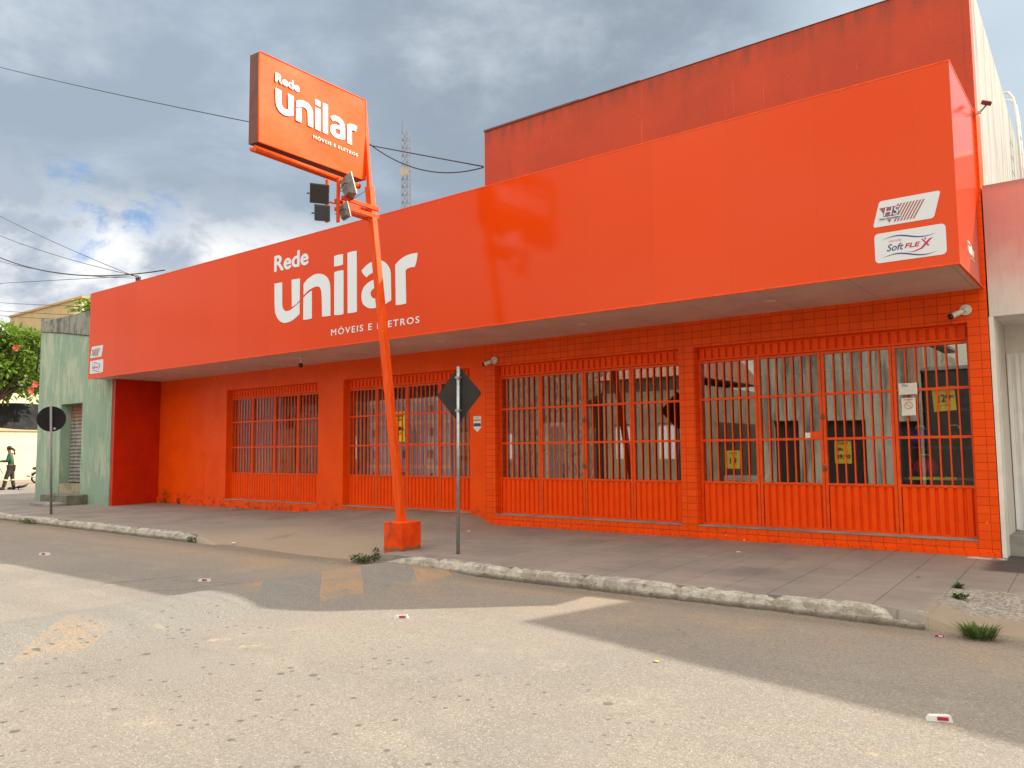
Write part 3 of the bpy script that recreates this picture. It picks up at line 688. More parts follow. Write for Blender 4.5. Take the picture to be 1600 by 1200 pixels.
def sponsor(dx, sx=1.0):
    Y1 = FY-.001
    w = MB(); w.prism(rrect(.69, .325, .03, 4, .27), (-2.43+dx, Y1, 4.245), X_, Z_, Yn, .003); a = w.build('sponsor_plate', M_plate, fas)
    w = MB(); o = Vector((-2.43+dx, Y1-.003, 4.245))
    w.prism([(.085, .235), (.30, .235), (.195, .03)], o, X_, Z_, Yn, .0015)
    for i in range(9):
        x0 = .255+i*.036; w.prism([(x0-.085+max(0, (2-i))*.03, .035 if i > 1 else .11), (x0-.067+max(0, (2-i))*.03, .035 if i > 1 else .11), (x0+.060, .255), (x0+.042, .255)], o, X_, Z_, Yn, .0015)
    w.build('stripe_print', M_brown, fas)
    o2 = o+Vector((.12, -.0016, .125))
    text('HS', .15, M_navy, 'logo_outline', o2, X_, Z_, Yn, fas, bold=.009, shear=.25, th=.001)
    text('HS', .15, M_plate, 'logo_letters', o2+Vector((0, -.0015, 0)), X_, Z_, Yn, fas, bold=.001, shear=.25, th=.001)
    w = MB(); w.prism([(.075, .075), (.325, .075), (.325, .112), (.075, .112)], o+Vector((0, -.0035, 0)), X_, Z_, Yn, .001); w.build('name_strip', M_plate, fas)
    text('M\u00f3veis e Eletrodom\u00e9sticos', .034, M_navy, 'name_print', o+Vector((.082, -.0046, .082)), X_, Z_, Yn, fas, bold=.0008, width=.24, th=.0008)
    # mattress brand plate
    w = MB(); w.prism(rrect(.80, .375, .05, 5), (-2.42+dx, Y1, 3.785), X_, Z_, Yn, .003); w.build('sponsor_plate', M_plate, fas)
    o = Vector((-2.42+dx, Y1-.0031, 3.785)); w = MB()
    for zb, sg in ((.285, 1), (.060, 1)):
        up_ = []; dn = []
        for i in range(15):
            t = i/14; xx = .09+.60*t; zc = zb+.03*math.sin(t*2*math.pi*.95)*1.0; th = .009*math.sin(math.pi*t)+.0008
            up_.append((xx, zc+th)); dn.append((xx, zc-th))
        w.prism(up_+dn[::-1], o, X_, Z_, Yn, .001)
    w.build('ribbon_print', M_navy, fas)
    text('COLCH\u00d5ES', .036, M_crimson, 'word_print', o+Vector((.165, 0, .243)), X_, Z_, Yn, fas, width=.145, shear=.2, th=.001)
    text('Soft', .12, M_navy, 'word_print', o+Vector((.14, 0, .135)), X_, Z_, Yn, fas, bold=.002, shear=.3, width=.19, th=.001)
    w = MB(); text('FLE', .078, M_crimson, 't', o+Vector((.345, 0, .145)), X_, Z_, Yn, shear=.25, bold=.003, width=.17, th=.001, coll=w)
    w.prism([(.53, .225), (.548, .228), (.62, .135), (.60, .130)], o, X_, Z_, Yn, .001)
    w.prism([(.66, .228), (.62, .222), (.565, .170), (.52, .120), (.44, .092), (.36, .092), (.45, .082), (.535, .105), (.585, .150), (.63, .200)], o, X_, Z_, Yn, .0012)
    w.prism([(.575+.012*math.cos(a*.7), .226+.012*math.sin(a*.7)) for a in range(9)], o, X_, Z_, Yn, .001)
    w.build('word_print', M_crimson, fas)
sponsor(0); sponsor(-21.29)
# tall block behind the fascia
w = MB(); w.box(-10.39, -1.56, 0.0, .2, 3.76, 8.16); w.box(-1.559, -1.467, -.003, .2, 6.205, 8.16); w.build('parapet_wall', M_upper, shop)
w = MB(); w.box(-10.40, -8.0, -.02, .22, 8.163, 8.20); w.box(-7.998, -6.7, -.02, .22, 8.163, 8.185); w.box(-6.698, -1.46, -.012, .22, 8.163, 8.172); w.build('parapet_cap', M_darksteel, shop)
w = MB(); pr = [(.2, 3.2), (7.2, 3.2), (7.2, 7.28), (5.5, 7.48), (3.7, 7.77), (2.2, 7.95), (.8, 8.14), (.2, 8.155)]
w.prism(pr, (-1.70, 0, 0), (0, 1, 0), Z_, (1, 0, 0), .235); w.build('side_wall', M_sidewall, shop)
w = MB(); w.prism(pr, (-10.39, 0, 0), (0, 1, 0), Z_, (1, 0, 0), .2); w.build('side_wall', M_sidewall, shop)
w = MB(); w.box(-10.18, -1.71, .2, 7.2, 7.0, 7.1); w.box(-23.4, -20.0, .02, 9, 4.9, 5.0); w.box(-19.99, -10.4, 1.05, 9, 4.9, 5.0); w.box(-19.99, -10.4, .02, .45, 4.9, 5.0); w.build('roof_slab', M_conc, shop)  # slot over the left doorways left open, added to light the cartons
# room behind the doors
w = MB(); w.box(-23.3, -1.47, .43, 9, .10, .16); w.build('shop_floor', M_intfloor, shop)
w = MB(); w.box(-23.3, -20.0, .43, 9, 3.45, 3.55); w.box(-10.4, -1.47, .43, 9, 3.45, 3.55); w.box(-19.99, -10.41, 1.05, 9, 3.45, 3.55); w.box(-23.3, -1.47, 8.8, 9, .161, 3.449); w.box(-23.3, -23.2, .43, 8.79, .161, 3.449); w.box(-1.57, -1.47, .43, 8.79, .161, 3.449)  # ceiling left open below the added roof slot to let skylight in
w.box(-10.4, -10.25, .43, 8.79, .161, 3.449)
w.build('interior_walls', M_intwall, shop)
w = MB(); w.box(-23.4, -1.71, 9.01, 9.2, -.2, 7.0); w.box(-1.69, -1.47, .43, 9.2, -.2, 3.19); w.box(-23.42, -23.3, .43, 9.2, -.2, 4.9); w.build('rear_wall', M_conc, shop)

# ------------------------------------------------------------------ things on the shop front
def paper(name, x0, x1, z0, z1, y, m_, label, cat, prints=(), tilt=0, group=None):
    t = thing(name, ((x0+x1)/2, y, z0), label, cat, group)
    w = MB(); n = 6; W = x1-x0
    for i in range(n):
        a = x0+W*i/n; b = x0+W*(i+1)/n; f = lambda q: y-.004*math.sin(q*9)
        w.poly([(a, f(a), z0), (b, f(b), z0), (b, f(b), z1), (a, f(a), z1)])
    w.build('sheet', m_, t)
    w = {}
    for pr_ in prints:
        body, sz, px_, pz, wd, pm, bd = pr_
        text(body, sz, pm, 'print', (x0+px_, y-.008, z0+pz), X_, Z_, Yn, t, bold=bd, width=wd, th=.001)
    t.rotation_euler = (0, R_(tilt), 0)
    return t
paper('price_poster', -13.42, -12.94, 1.70, 2.38, .189, M_yellow, 'yellow poster reading CONFIRA aqui behind the bars of the second doorway from the left', 'poster',
      (('O PRE\u00c7O', .085, .10, .555, .28, M_ink, .002), ('que voc\u00ea quer!', .07, .06, .48, .36, M_ink, .001), ('CONFIRA', .13, .03, .25, .42, M_ink, .005), ('aqui !', .09, .16, .15, .20, M_ink, .003), ('unilar', .05, .17, .03, .14, M_tan, 0)))
paper('price_poster', -2.22, -1.93, 1.99, 2.34, .212, M_yellow, 'yellow poster priced 129 at the far right of the rightmost doorway', 'poster',
      (('OFERTA DA SEMANA', .03, .02, .31, .25, M_ink, 0), ('129', .15, .07, .13, .15, M_ink, .004), ('90', .05, .22, .18, .05, M_ink, .001), ('\u00c0 VISTA', .03, .08, .07, .14, M_ink, 0)), tilt=-3)
paper('price_poster', -5.36, -5.13, 1.15, 1.45, .212, M_yellow, 'yellow poster priced 19 standing above a white appliance in the rightmost doorway', 'poster',
      (('OFERTA', .04, .05, .24, .13, M_ink, 0), ('19', .14, .06, .08, .11, M_ink, .004)))
paper('price_poster', -3.62, -3.37, 1.24, 1.59, .212, M_yellow, 'yellow poster hanging in the middle of the rightmost doorway below the padlocked plate', 'poster',
      (('OFERTA', .04, .05, .29, .15, M_ink, 0), ('20x', .06, .04, .20, .09, M_ink, .002), ('29,90', .08, .03, .08, .20, M_ink, .003)))
n1 = paper('payment_notice', -2.655, -2.41, 2.245, 2.41, .137, M_paper, 'white landscape card with a blue heading fixed on the bars of the rightmost doorway', 'notice',
      (('Pix', .05, .05, .115, .08, M_lightblue, .001), ('1234 567 890', .022, .02, .05, .12, M_ink, 0), ('\u2014 \u2014', .022, .17, .03, .05, M_ink, 0))[:1])
n2 = paper('prohibition_notice', -2.625, -2.44, 1.94, 2.195, .137, M_paper, 'white upright notice with an orange barred circle below the blue-headed card', 'notice', (('PROIBIDO', .026, .03, .222, .125, M_tan, .001),))
w = MB(); cx, cz = -2.532, 2.085
for i in range(24):
    a0, a1 = 2*math.pi*i/24, 2*math.pi*(i+1)/24
    w.poly([(cx+r*math.cos(a), .128, cz+r*math.sin(a)) for r, a in ((.055, a0), (.055, a1), (.045, a1), (.045, a0))])
w.build('print', M_tan, n2); w = MB()
w.poly([(cx-.038, .1272, cz+.030), (cx-.030, .128, cz+.038), (cx+.038, .128, cz-.030), (cx+.030, .128, cz-.038)])
w.build('print', M_tan, n2)
paper('small_note', -4.03, -3.95, 1.635, 1.72, .137, M_paper, 'tiny white note beside the orange lock plate of the rightmost doorway', 'notice')
# shield-shaped alarm plate
t = thing('alarm_plate', (-10.63, -.001, 1.86), 'small white shield-shaped alarm plate screwed to the pillar left of the tiled wall', 'plate')
w = MB(); w.prism([(-.10, .09), (-.10, .33), (.10, .33), (.10, .09), (0, 0)], (-10.63, -.001, 1.86), X_, Z_, Yn, .006); w.build('plate', M_paper, t)
w = MB(); w.prism([(-.095, .235), (.095, .235), (.095, .262), (-.095, .262)], (-10.63, -.0072, 1.86), X_, Z_, Yn, .001); w.build('yellow_band', M_yellow, t)
w = MB(); w.prism([(-.095, .12), (.095, .12), (.095, .185), (-.095, .185)], (-10.63, -.0072, 1.86), X_, Z_, Yn, .001); w.build('blue_band', M_navy, t)
text('MONITORADO', .03, M_ink, 'print', (-10.715, -.0085, 2.10), X_, Z_, Yn, t, bold=.001, width=.17, th=.0008)
text('ALARME', .025, M_ink, 'print', (-10.67, -.0085, 2.153), X_, Z_, Yn, t, width=.10, th=.0008)
# security cameras
def bullet_cam(x, y, z, d, label, ceiling=False, m1=M_camwhite):
    t = thing('security_camera', (x, y, z), label, 'camera', None)
    d = Vector(d).normalized()
    if ceiling:
        w = MB(); w.cyl((x, y, FZ0-.013), (x, y, z+.10), .012); w.cyl((x, y, FZ0-.0125), (x, y, FZ0-.045), .04); w.build('bracket', M_camwhite, t)
        w = MB(); w.ball((x, y, z+.06), .055); w.build('housing', M_dark, t); return t
    w = MB(); w.cyl((x, y, z), (x, y-.05, z), .075, n=18); w.build('mount_base', m1, t, bevel=.008)
    j = Vector((x, y-.05, z)); e = j+d*.06
    w = MB(); w.ball(j, .032); w.cyl(j, e, .016); w.build('joint', m1, t)
    w = MB(); w.cyl(e, e+d*.15, .038, .040, n=16); w.build('housing', m1, t, bevel=.006)
    w = MB(); w.cyl(e+d*.150, e+d*.185, .042, .040, n=16); w.build('lens_hood', M_dark, t)
    return t
bullet_cam(-1.72, -.005, 3.37, (-.75, -.55, -.42), 'white bullet security camera on the tiles above the rightmost doorway')
bullet_cam(-10.14, -.005, 3.31, (-.80, -.5, -.38), 'white bullet security camera at the left end of the tiled wall')
bullet_cam(-14.9, -1.2, 3.40, (0, 0, -1), 'small dark dome camera hanging under the soffit above the leftmost doorways', True)
# small lamp on the side of the fascia
t = thing('wall_lamp', (-1.46, -.03, 6.15), 'small dark red lamp bracketed to the white wall corner beside the fascia', 'lamp')
w = MB(); w.box(-1.464, -1.40, -.05, .0, 6.10, 6.13); w.cyl((-1.41, -.03, 6.115), (-1.33, -.08, 6.17), .012); w.build('bracket', M_galv, t)
w = MB(); w.box(-.06, .06, -.05, .05, -.03, .03, Matrix.Translation((-1.32, -.1, 6.20)) @ Euler((.5, .3, .4)).to_matrix().to_4x4()); w.build('lamp_head', M_redpaint, t, bevel=.01)
# padlocks
def padlock(x, z, label):
    t = thing('padlock', (x, .135, z), label, 'padlock')
    w = MB(); w.box(x-.028, x+.028, .118, .142, z-.05, z); w.build('lock_body', M_padlock, t, bevel=.006)
    w = MB(); w.tube([(x-.018, .13, z), (x-.02, .13, z+.035), (x, .13, z+.052), (x+.02, .13, z+.035), (x+.018, .13, z)], .005); w.build('shackle', M_chrome, t)
padlock(-3.755, 1.98, 'upper brass padlock on the middle post of the rightmost doorway')
padlock(-3.755, 1.18, 'lower brass padlock on the middle post of the rightmost doorway')
padlock(-8.12, 2.06, 'upper brass padlock on the middle post of the doorway right of the diamond sign')
padlock(-8.12, 1.20, 'lower brass padlock on the middle post of the doorway right of the diamond sign')
# bracket with insulators on the roof edge
t = thing('cable_bracket', (-21.4, -1.7, 6.16), 'small steel cable bracket with two insulators on the left roof edge', 'bracket')
w = MB(); w.box(-21.42, -21.38, -1.72, -1.68, 6.155, 6.36); w.box(-21.62, -21.36, -1.715, -1.69, 6.26, 6.285); w.build('arm', M_darksteel, t)
for xx in (-21.58, -21.47):
    w = MB(); w.ball((xx, -1.70, 6.325), (.035, .035, .04)); w.build('insulator', M_dark, t)

# ------------------------------------------------------------------ goods seen behind the glass
def carton(x, y, z, w_, d_, h, m1, m2, label, group):
    t = thing('appliance_carton', (x, y, z), label, 'box', group)
    a = MB(); a.box(x-w_/2, x+w_/2, y-d_/2, y+d_/2, z, z+h); a.build('carton', m1, t, bevel=.006)
    a = MB(); a.box(x-w_/2+.01, x+w_/2-.01, y-d_/2-.003, y-d_/2-.0005, z+h*.80, z+h*.97); a.build('printed_band', m2, t)
    a = MB(); a.box(x-w_/2+.12, x-w_/2+.30, y-d_/2-.003, y-d_/2-.0005, z+h*.25, z+h*.62); a.build('printed_picture', M_lampbody, t)
rows = ['bottom', 'second', 'third', 'fourth', 'topmost']
for k, (cx, nm) in enumerate(((-14.28, 'left'), (-13.35, 'middle'), (-12.42, 'right'))):
    for r in range(5):
        carton(cx+random.uniform(-.03, .03), 1.02+random.uniform(-.015, .015)+.08*(k == 1), .162+.512*r, .82, .6, .508, M_boxblue, M_boxwhite,
               f'blue and white carton, {rows[r]} in the {nm} stack behind the CONFIRA poster doorway', 'blue cartons stacked behind the second doorway')
for r in range(3):
    carton(-11.45, 1.06, .162+.62*r, .75, .6, .615, M_kraft, M_ink, f'brown cardboard carton, {rows[r]} in the stack right of the blue cartons', 'brown cartons behind the second doorway')
# dark wardrobes / sofas behind the left doorway
for i, xx in enumerate((-19.2, -18.2, -17.2, -16.2)):
    h = (2.3, 2.0, 2.35, 1.9)[i]
    t = thing('wardrobe', (xx, .85, .161), ['dark wardrobe at the far left behind the leftmost doorway', 'lower dark wardrobe second from left behind the leftmost doorway', 'tall dark wardrobe third from left behind the leftmost doorway', 'short dark wardrobe at the right behind the leftmost doorway'][i], 'wardrobe', 'wardrobes behind the leftmost doorway')
    a = MB(); a.box(xx-.45, xx+.45, .8, 1.3, .161, .161+h); a.build('carcass', mat('wardrobe_veneer', ((.10, .04, .03), (.05, .04, .04), (.14, .05, .04), (.06, .05, .05))[i], .4), t)
    for s in (-1, 1):
        a = MB(); a.box(xx+s*.22-.21, xx+s*.22+.21, .785, .798, .22, .10+h); a.build('door', M_kraft if i == 1 else M_intwall, t)
        a = MB(); a.cyl((xx+s*.04, .765, 1.2), (xx+s*.04, .765, 1.4), .01); a.build('handle', M_chrome, t)
t = thing('stove', (-5.25, .75, .161), 'white stove with its lid up at the left behind the rightmost doorway', 'stove')
a = MB(); a.box(-5.55, -4.95, .50, 1.05, .20, 1.03); a.build('body', M_appl, t, bevel=.02)
a = MB(); a.box(-5.50, -5.00, .485, .499, .35, .78); a.build('oven_window', M_lens, t)
for i in range(4):
    a = MB(); a.cyl((-5.43+.12*i, .499, .92), (-5.43+.12*i, .47, .92), .022); a.build('knob', M_dark, t)
def shelf(x0, x1, y, label, items):
    t = thing('display_shelf', ((x0+x1)/2, y, .161), label, 'shelf')
    a = MB()
    for xx in (x0, x1-.03):
        for yy in (y-.25, y+.22): a.box(xx, xx+.03, yy, yy+.03, .162, 2.5)
    a.build('upright_frame', M_dark, t)
    for z in (.55, 1.0, 1.45, 2.0):
        a = MB(); a.box(x0+.031, x1-.031, y-.25, y+.25, z, z+.03); a.build('shelf_board', M_kraft if z in (.55, 1.0) else M_dark, t)
        a = MB(); a.box(x0+.1, x1-.3, y-.262, y-.2515, z, z+.045); a.build('price_strip', M_yellow if z == 1.0 else M_dark, t)
    return t
shelf(-2.75, -1.72, .75, 'dark display shelf with yellow price strips at the right behind the rightmost doorway', None)
def lump(name, c, r, m_, label, cat, m2=None):
    t = thing(name, (c[0], c[1], c[2]-r[2]), label, cat)
    a = MB(); a.ball(c, r, 20, 12); a.build('body', m_, t)
    a = MB(); a.tube([(c[0]-r[0]*.5, c[1], c[2]+r[2]*.7), (c[0]-r[0]*.3, c[1], c[2]+r[2]*1.25), (c[0]+r[0]*.3, c[1], c[2]+r[2]*1.25), (c[0]+r[0]*.5, c[1], c[2]+r[2]*.7)], .012); a.build('handle', m2 or M_appl, t)
lump('riding_helmet', (-2.45, 0.68, 1.03+.15), (.17, .15, .15), M_pinkred, 'crimson round helmet on the display shelf in the rightmost doorway', 'helmet')
lump('riding_helmet', (-2.5, 0.68, 1.48+.14), (.15, .14, .14), M_blue, 'blue round helmet on the upper shelf in the rightmost doorway', 'helmet')
lump('riding_helmet', (-2.05, 0.68, 1.48+.14), (.15, .14, .14), M_dark, 'black round helmet on the upper shelf in the rightmost doorway', 'helmet')
lump('riding_helmet', (-2.05, 0.68, .58+.17), (.19, .16, .17), M_pinkred, 'large crimson and white helmet low on the shelf in the rightmost doorway', 'helmet')
for i, (xx, h, mm) in enumerate(((-9.6, 1.9, M_appl), (-8.9, 1.75, M_lampbody))):
    t = thing('refrigerator', (xx, 1.6, .161), ['white refrigerator behind the third doorway', 'grey refrigerator behind the third doorway'][i], 'refrigerator')
    a = MB(); a.box(xx-.3, xx+.3, 1.35, 1.95, .161, .161+h); a.build('cabinet', mm, t, bevel=.02)
    a = MB(); a.box(xx-.295, xx+.295, 1.30, 1.349, .22, .161+h*.68); a.box(xx-.295, xx+.295, 1.30, 1.349, .161+h*.70, .15+h); a.build('door', mm, t, bevel=.01)
    a = MB(); a.cyl((xx+.24, 1.27, .8), (xx+.24, 1.27, 1.2), .012); a.build('handle', M_chrome, t)

# ------------------------------------------------------------------ leaning sign on its pole
pyl = thing('leaning_sign_pole', (-9.17, -3.58, -.05), 'orange shop sign on a leaning square pole set in an orange concrete block', 'sign')
w = MB(); w.box(-9.36, -8.965, -3.775, -3.345, -.2, .385); w.build('concrete_base', mat('chipped_orange_base_paint', (.82, .075, .004), .6, (.64, .05, .006), 4, .5, 20, spec=.15), pyl, bevel=.012)
w = MB(); w.prism([(.10, .435), (.19, .44), (.15, .34), (.16, .25), (.10, .17), (.12, .13), (.08, .20), (.13, .30), (.13, .39)], (-9.36, -3.7765, -.05), X_, Z_, Yn, .001); w.build('crack', M_brown, pyl)
b0 = Vector((-9.20, -3.55, .37)); b1 = Vector((-10.05, -3.50, 6.0)); ax = (b1-b0).normalized()
def beam(a, b, hw, hh, name, m_, parent, side=Vector((1, 0, 0)), bevel=.006):
    a = Vector(a); b = Vector(b); d = (b-a); L = d.length; d.normalize(); u = (side-d*side.dot(d)).normalized(); v = d.cross(u)
    mt = Matrix((u, v, d)).transposed().to_4x4(); mt.translation = a
    w = MB(); w.box(-hw, hw, -hh, hh, 0, L, mt); return w.build(name, m_, parent, bevel=bevel)
beam(b0, b1, .062, .055, 'column', M_pole, pyl)
beam(b1-Vector((-.02, -.0, .15)), (-10.24, -3.47, 7.54), .035, .035, 'upper_column', M_pole, pyl)
S0 = Vector((-9.95, -5.78, 0)); SU = Vector((-.2, 2.28, 0)).normalized(); SN = Vector((SU.y, -SU.x, 0))
pts = [(0, 6.07), (2.27, 6.13), (2.27, 7.545), (0, 7.45)]
w = MB(); w.prism(pts, S0-SN*.20, SU, Z_, SN, .20); pan = w.build('sign_box', M_darksteel, pyl)
w = MB(); NX, NZ = 24, 12; V = {}
for i in range(NX+1):
    for j in range(NZ+1):
        a = 2.27*i/NX; zb = 6.07+.06*i/NX; zt = 7.45+.095*i/NX; zz = zb+(zt-zb)*j/NZ
        e = min(i, NX-i, j, NZ-j); V[i, j] = w.bm.verts.new(S0+SU*a+Vector((0, 0, zz))+SN*(.014+(.006*math.sin(a*4+zz*5) if e else 0)))
for i in range(NX):
    for j in range(NZ):
        f = w.bm.faces.new((V[i, j], V[i+1, j], V[i+1, j+1], V[i, j+1])); f.smooth = True
w.build('sign_face', M_banner, pyl)
w = MB()
for (a, za), (b, zb) in (((0, 6.07), (2.27, 6.13)), ((0, 7.45), (2.27, 7.545)), ((0, 6.07), (0, 7.45)), ((2.27, 6.13), (2.27, 7.545))):
    A = S0+SU*a+Vector((0, 0, za))+SN*.012; B = S0+SU*b+Vector((0, 0, zb))+SN*.012; w.tube([A, (A+B)/2, B], .011)
w.build('face_edging', M_banner, pyl)
logo(S0+SU*.285+Vector((0, 0, 6.645))+SN*.024, SU+Vector((0, 0, .006)), Z_, SN, .392, M_signwhite, pyl)
A = S0-SN*.06+SU*.0+Vector((0, 0, 5.985)); B = S0-SN*.06+SU*2.2+Vector((0, 0, 6.015)); w = MB(); w.cyl(A, B, .045, n=12); w.cyl(A+SN*-.09, B+SN*-.09, .03, n=10); w.build('support_tube', M_pole, pyl)
w = MB()
rnd_ = random.Random(4)
for side in range(2):
    P = [(0, 0)]
    for i in range(13): P.append((.395*i/12 if side == 0 else .43*i/12, .035+.05*rnd_.random()))
    P.append((.395 if side == 0 else .43, 0))
    if side == 0: w.prism(P, (-9.36, -3.7765, -.06), X_, Z_, Yn, .0012)
    else: w.prism(P, (-8.9635, -3.775, -.06), (0, 1, 0), Z_, (1, 0, 0), .0012)
w.build('dirt_splash', mat('splashed_dirt', (.30, .10, .045), .9, (.20, .09, .05), 12), pyl)
# floodlight arms and bars
for zc, ln in ((5.60, 0), (5.46, 0)):
    beam((-9.925, -3.40, zc), (-9.925, -4.20, zc+.01), .022, .035, 'cross_arm', M_pole, pyl)
    beam((-10.10, -3.42, zc-.01), (-10.10, -4.20, zc), .022, .030, 'cross_arm', M_pole, pyl)
beam((-9.97, -4.24, 5.20), (-9.97, -4.24, 5.95), .03, .018, 'lamp_bar', M_pole, pyl)
beam((-10.0, -4.44, 5.16), (-10.0, -4.44, 5.86), .03, .018, 'lamp_bar', M_pole, pyl)
beam((-9.97, -4.245, 5.5), (-10.0, -4.44, 5.5), .012, .012, 'lamp_bar_tie', M_pole, pyl)
def flood(c, wd, h, d, rot, lens_dark, label):
    t = bpy.data.objects.new('floodlight', None); C.objects.link(t); t.parent = pyl; t.location = Vector(c)-pyl.location; t['label'] = label; t.empty_display_size = .1
    mt = Matrix.Translation(c) @ Euler(rot).to_matrix().to_4x4()
    w = MB(); pr_ = [(-wd/2, -h/2), (wd/2, -h/2), (wd/2, h/2), (-wd/2, h/2)]; k = .72
    F = [w.bm.verts.new(mt @ Vector((a, -d/2, b))) for a, b in pr_]; B = [w.bm.verts.new(mt @ Vector((a*k, d/2, b*k))) for a, b in pr_]
    w.bm.faces.new(F); w.bm.faces.new(B[::-1])
    for i in range(4): w.bm.faces.new((F[i], F[(i+1) % 4], B[(i+1) % 4], B[i]))
    w.build('housing', M_dark if lens_dark else M_lampbody, t)
    w = MB(); w.box(-wd/2-.008, wd/2+.008, -d/2-.022, -d/2-.001, -h/2-.008, h/2+.008, mt); w.build('lens_frame', M_dark if lens_dark else M_galv, t, bevel=.004)
    w = MB(); w.box(-wd/2+.015, wd/2-.015, -d/2-.026, -d/2-.0225, -h/2+.015, h/2-.015, mt); w.build('lens', M_lens if lens_dark else M_lampglass, t)
    w = MB(); w.tube([mt @ Vector((-wd/2-.012, 0, 0)), mt @ Vector((-wd/2-.012, d/2+.05, 0)), mt @ Vector((wd/2+.012, d/2+.05, 0)), mt @ Vector((wd/2+.012, 0, 0))], .008); w.build('yoke', M_dark, t)
flood((-9.98, -4.63, 5.575), .30, .29, .07, (R_(12), R_(-4), R_(72)), True, 'large black floodlight outermost under the sign')
flood((-9.98, -4.57, 5.275), .24, .24, .06, (R_(8), R_(-4), R_(72)), True, 'small black floodlight below the large black one')
flood((-9.88, -4.13, 5.80), .34, .36, .10, (R_(-14), R_(4), R_(155)), False, 'large grey floodlight right of the lamp bars')
flood((-9.92, -4.17, 5.39), .26, .24, .05, (R_(-14), R_(2), R_(165)), False, 'small grey floodlight low on the lamp bar')
w = MB(); w.tube([(-9.86, -4.05, 5.6), (-9.9, -3.8, 5.78), (-9.95, -3.55, 5.95)], .006); w.build('power_lead', M_cable, pyl)

# ------------------------------------------------------------------ road signs
t = thing('diamond_road_sign', (-8.03, -3.52, -.05), 'grey back of a diamond road sign on a galvanised tube in front of the doors', 'road sign')
w = MB(); w.cyl((-8.03, -3.52, -.06), (-8.01, -3.52, 2.76), .027, n=14); w.build('post', M_galv, t)
def rdiamond(h, r, n=5):
    P = []
    for k in range(4):
        a0 = 90*k; c = Vector((math.cos(R_(a0)), math.sin(R_(a0))))*(h-r*1.414)
        for i in range(n+1): a = R_(a0-45+90*i/n); P.append((c.x+r*math.cos(a), c.y+r*math.sin(a)))
    return P
w = MB(); w.prism(rdiamond(.435, .045), (-8.03, -3.485, 2.34), (1, .05, 0), Z_, (-.05, 1, 0), .003)
w.build('sign_plate', M_dia, t)
w = MB(); w.box(-8.055, -7.975, -3.55, -3.486, 2.58, 2.61); w.box(-8.055, -7.975, -3.55, -3.486, 2.08, 2.11); w.build('clamp', M_galv, t)
t = thing('round_road_sign', (-21.98, -3.54, -.05), 'black back of a round road sign on a thin leaning post by the green house', 'road sign')
w = MB(); w.cyl((-21.95, -3.54, -.06), (-22.2, -3.54, 2.72), .03, n=12); w.build('post', M_galvdull, t)
NB = Vector((-.80, .60, 0)); UB = Vector((.60, .80, 0)); CB = Vector((-22.175, -3.54, 2.40))
w = MB(); w.prism([(.345*math.cos(2*math.pi*i/40), .33*math.sin(2*math.pi*i/40)) for i in range(40)], CB+NB*.034, UB, Z_, NB, .003); w.build('sign_plate', M_black, t)
w = MB(); w.cyl(CB+NB*.026+UB*.08+Vector((0, 0, -.25)), CB+NB*.033+UB*.08+Vector((0, 0, -.25)), .035, n=12); w.build('inspection_sticker', M_galv, t)

# ------------------------------------------------------------------ green house at the left
gh = thing('green_house', (-26.0, -1.39, 0), 'old green limewashed house with a grey stained parapet left of the orange shop', 'house')
GX0, GX1, GY = -28.5, -23.44, -1.39; DX0, DX1 = -26.77, -25.3
w = MB(); w.box(GX0, DX0, GY, -.9, -.25, 5.45); w.box(DX1, GX1, GY, -.9, -.25, 5.45); w.box(DX0, DX1, GY, -.9, 3.05, 5.45)
w.box(GX0, DX0, -.899, 9, -.25, 5.45); w.box(DX0+.001, GX1, -.6, 9, -.25, 5.44); w.box(DX0-.0, GX1, -.899, -.601, -.25, .3)
w.box(DX1, GX1, -.899, -.601, .301, 5.44); w.box(DX0, DX1, -.899, -.601, 3.05, 5.44)
pts = [(GX0-.0, 5.45), (GX1, 5.45), (GX1, 5.86), (GX0, 5.88)]
w.prism([(a, b) for a, b in pts], (0, -.9, 0), X_, Z_, Yn, .49)
gh_w = w.build('wall', M_green, gh)
w = MB()
for i in range(22):
    z0 = .58+i*.114
    w.poly([(DX0+.02, -1.06, z0), (DX1-.02, -1.06, z0), (DX1-.02, -1.10, z0+.04), (DX0+.02, -1.10, z0+.04)])
    w.poly([(DX0+.02, -1.10, z0+.04), (DX1-.02, -1.10, z0+.04), (DX1-.02, -1.06, z0+.112), (DX0+.02, -1.06, z0+.112)])
w.build('roller_shutter', M_shutter, gh)
w = MB(); w.box(DX0+.002, DX1-.002, GY+.02, -.62, -.2, .56); w.build('threshold', mat('pale_worn_step_concrete', (.36, .31, .22), .9, (.22, .19, .14), 4, .4, 20), gh)
w = MB(); w.box(-26.55, -24.75, -2.0, -1.395, -.2, .27); w.build('door_step', mat('mossy_step_concrete', (.20, .18, .14), .9, (.10, .10, .08), 5, .5, 20), gh, bevel=.02)
w = MB(); w.box(-26.0, -24.7, -2.5, -2.01, -.2, .06); w.build('lower_step', M_conc, gh, bevel=.02)
w = MB(); w.tube([(-28.56, -1.43, 5.0), (-28.56, -1.43, 4.6), (-28.62, -1.45, 4.2)], .03); w.tube([(-28.52, -1.41, 5.55), (-27, -1.41, 5.37), (-23.9, -1.41, 4.93)], .012); w.build('wall_cable', M_cable, gh)

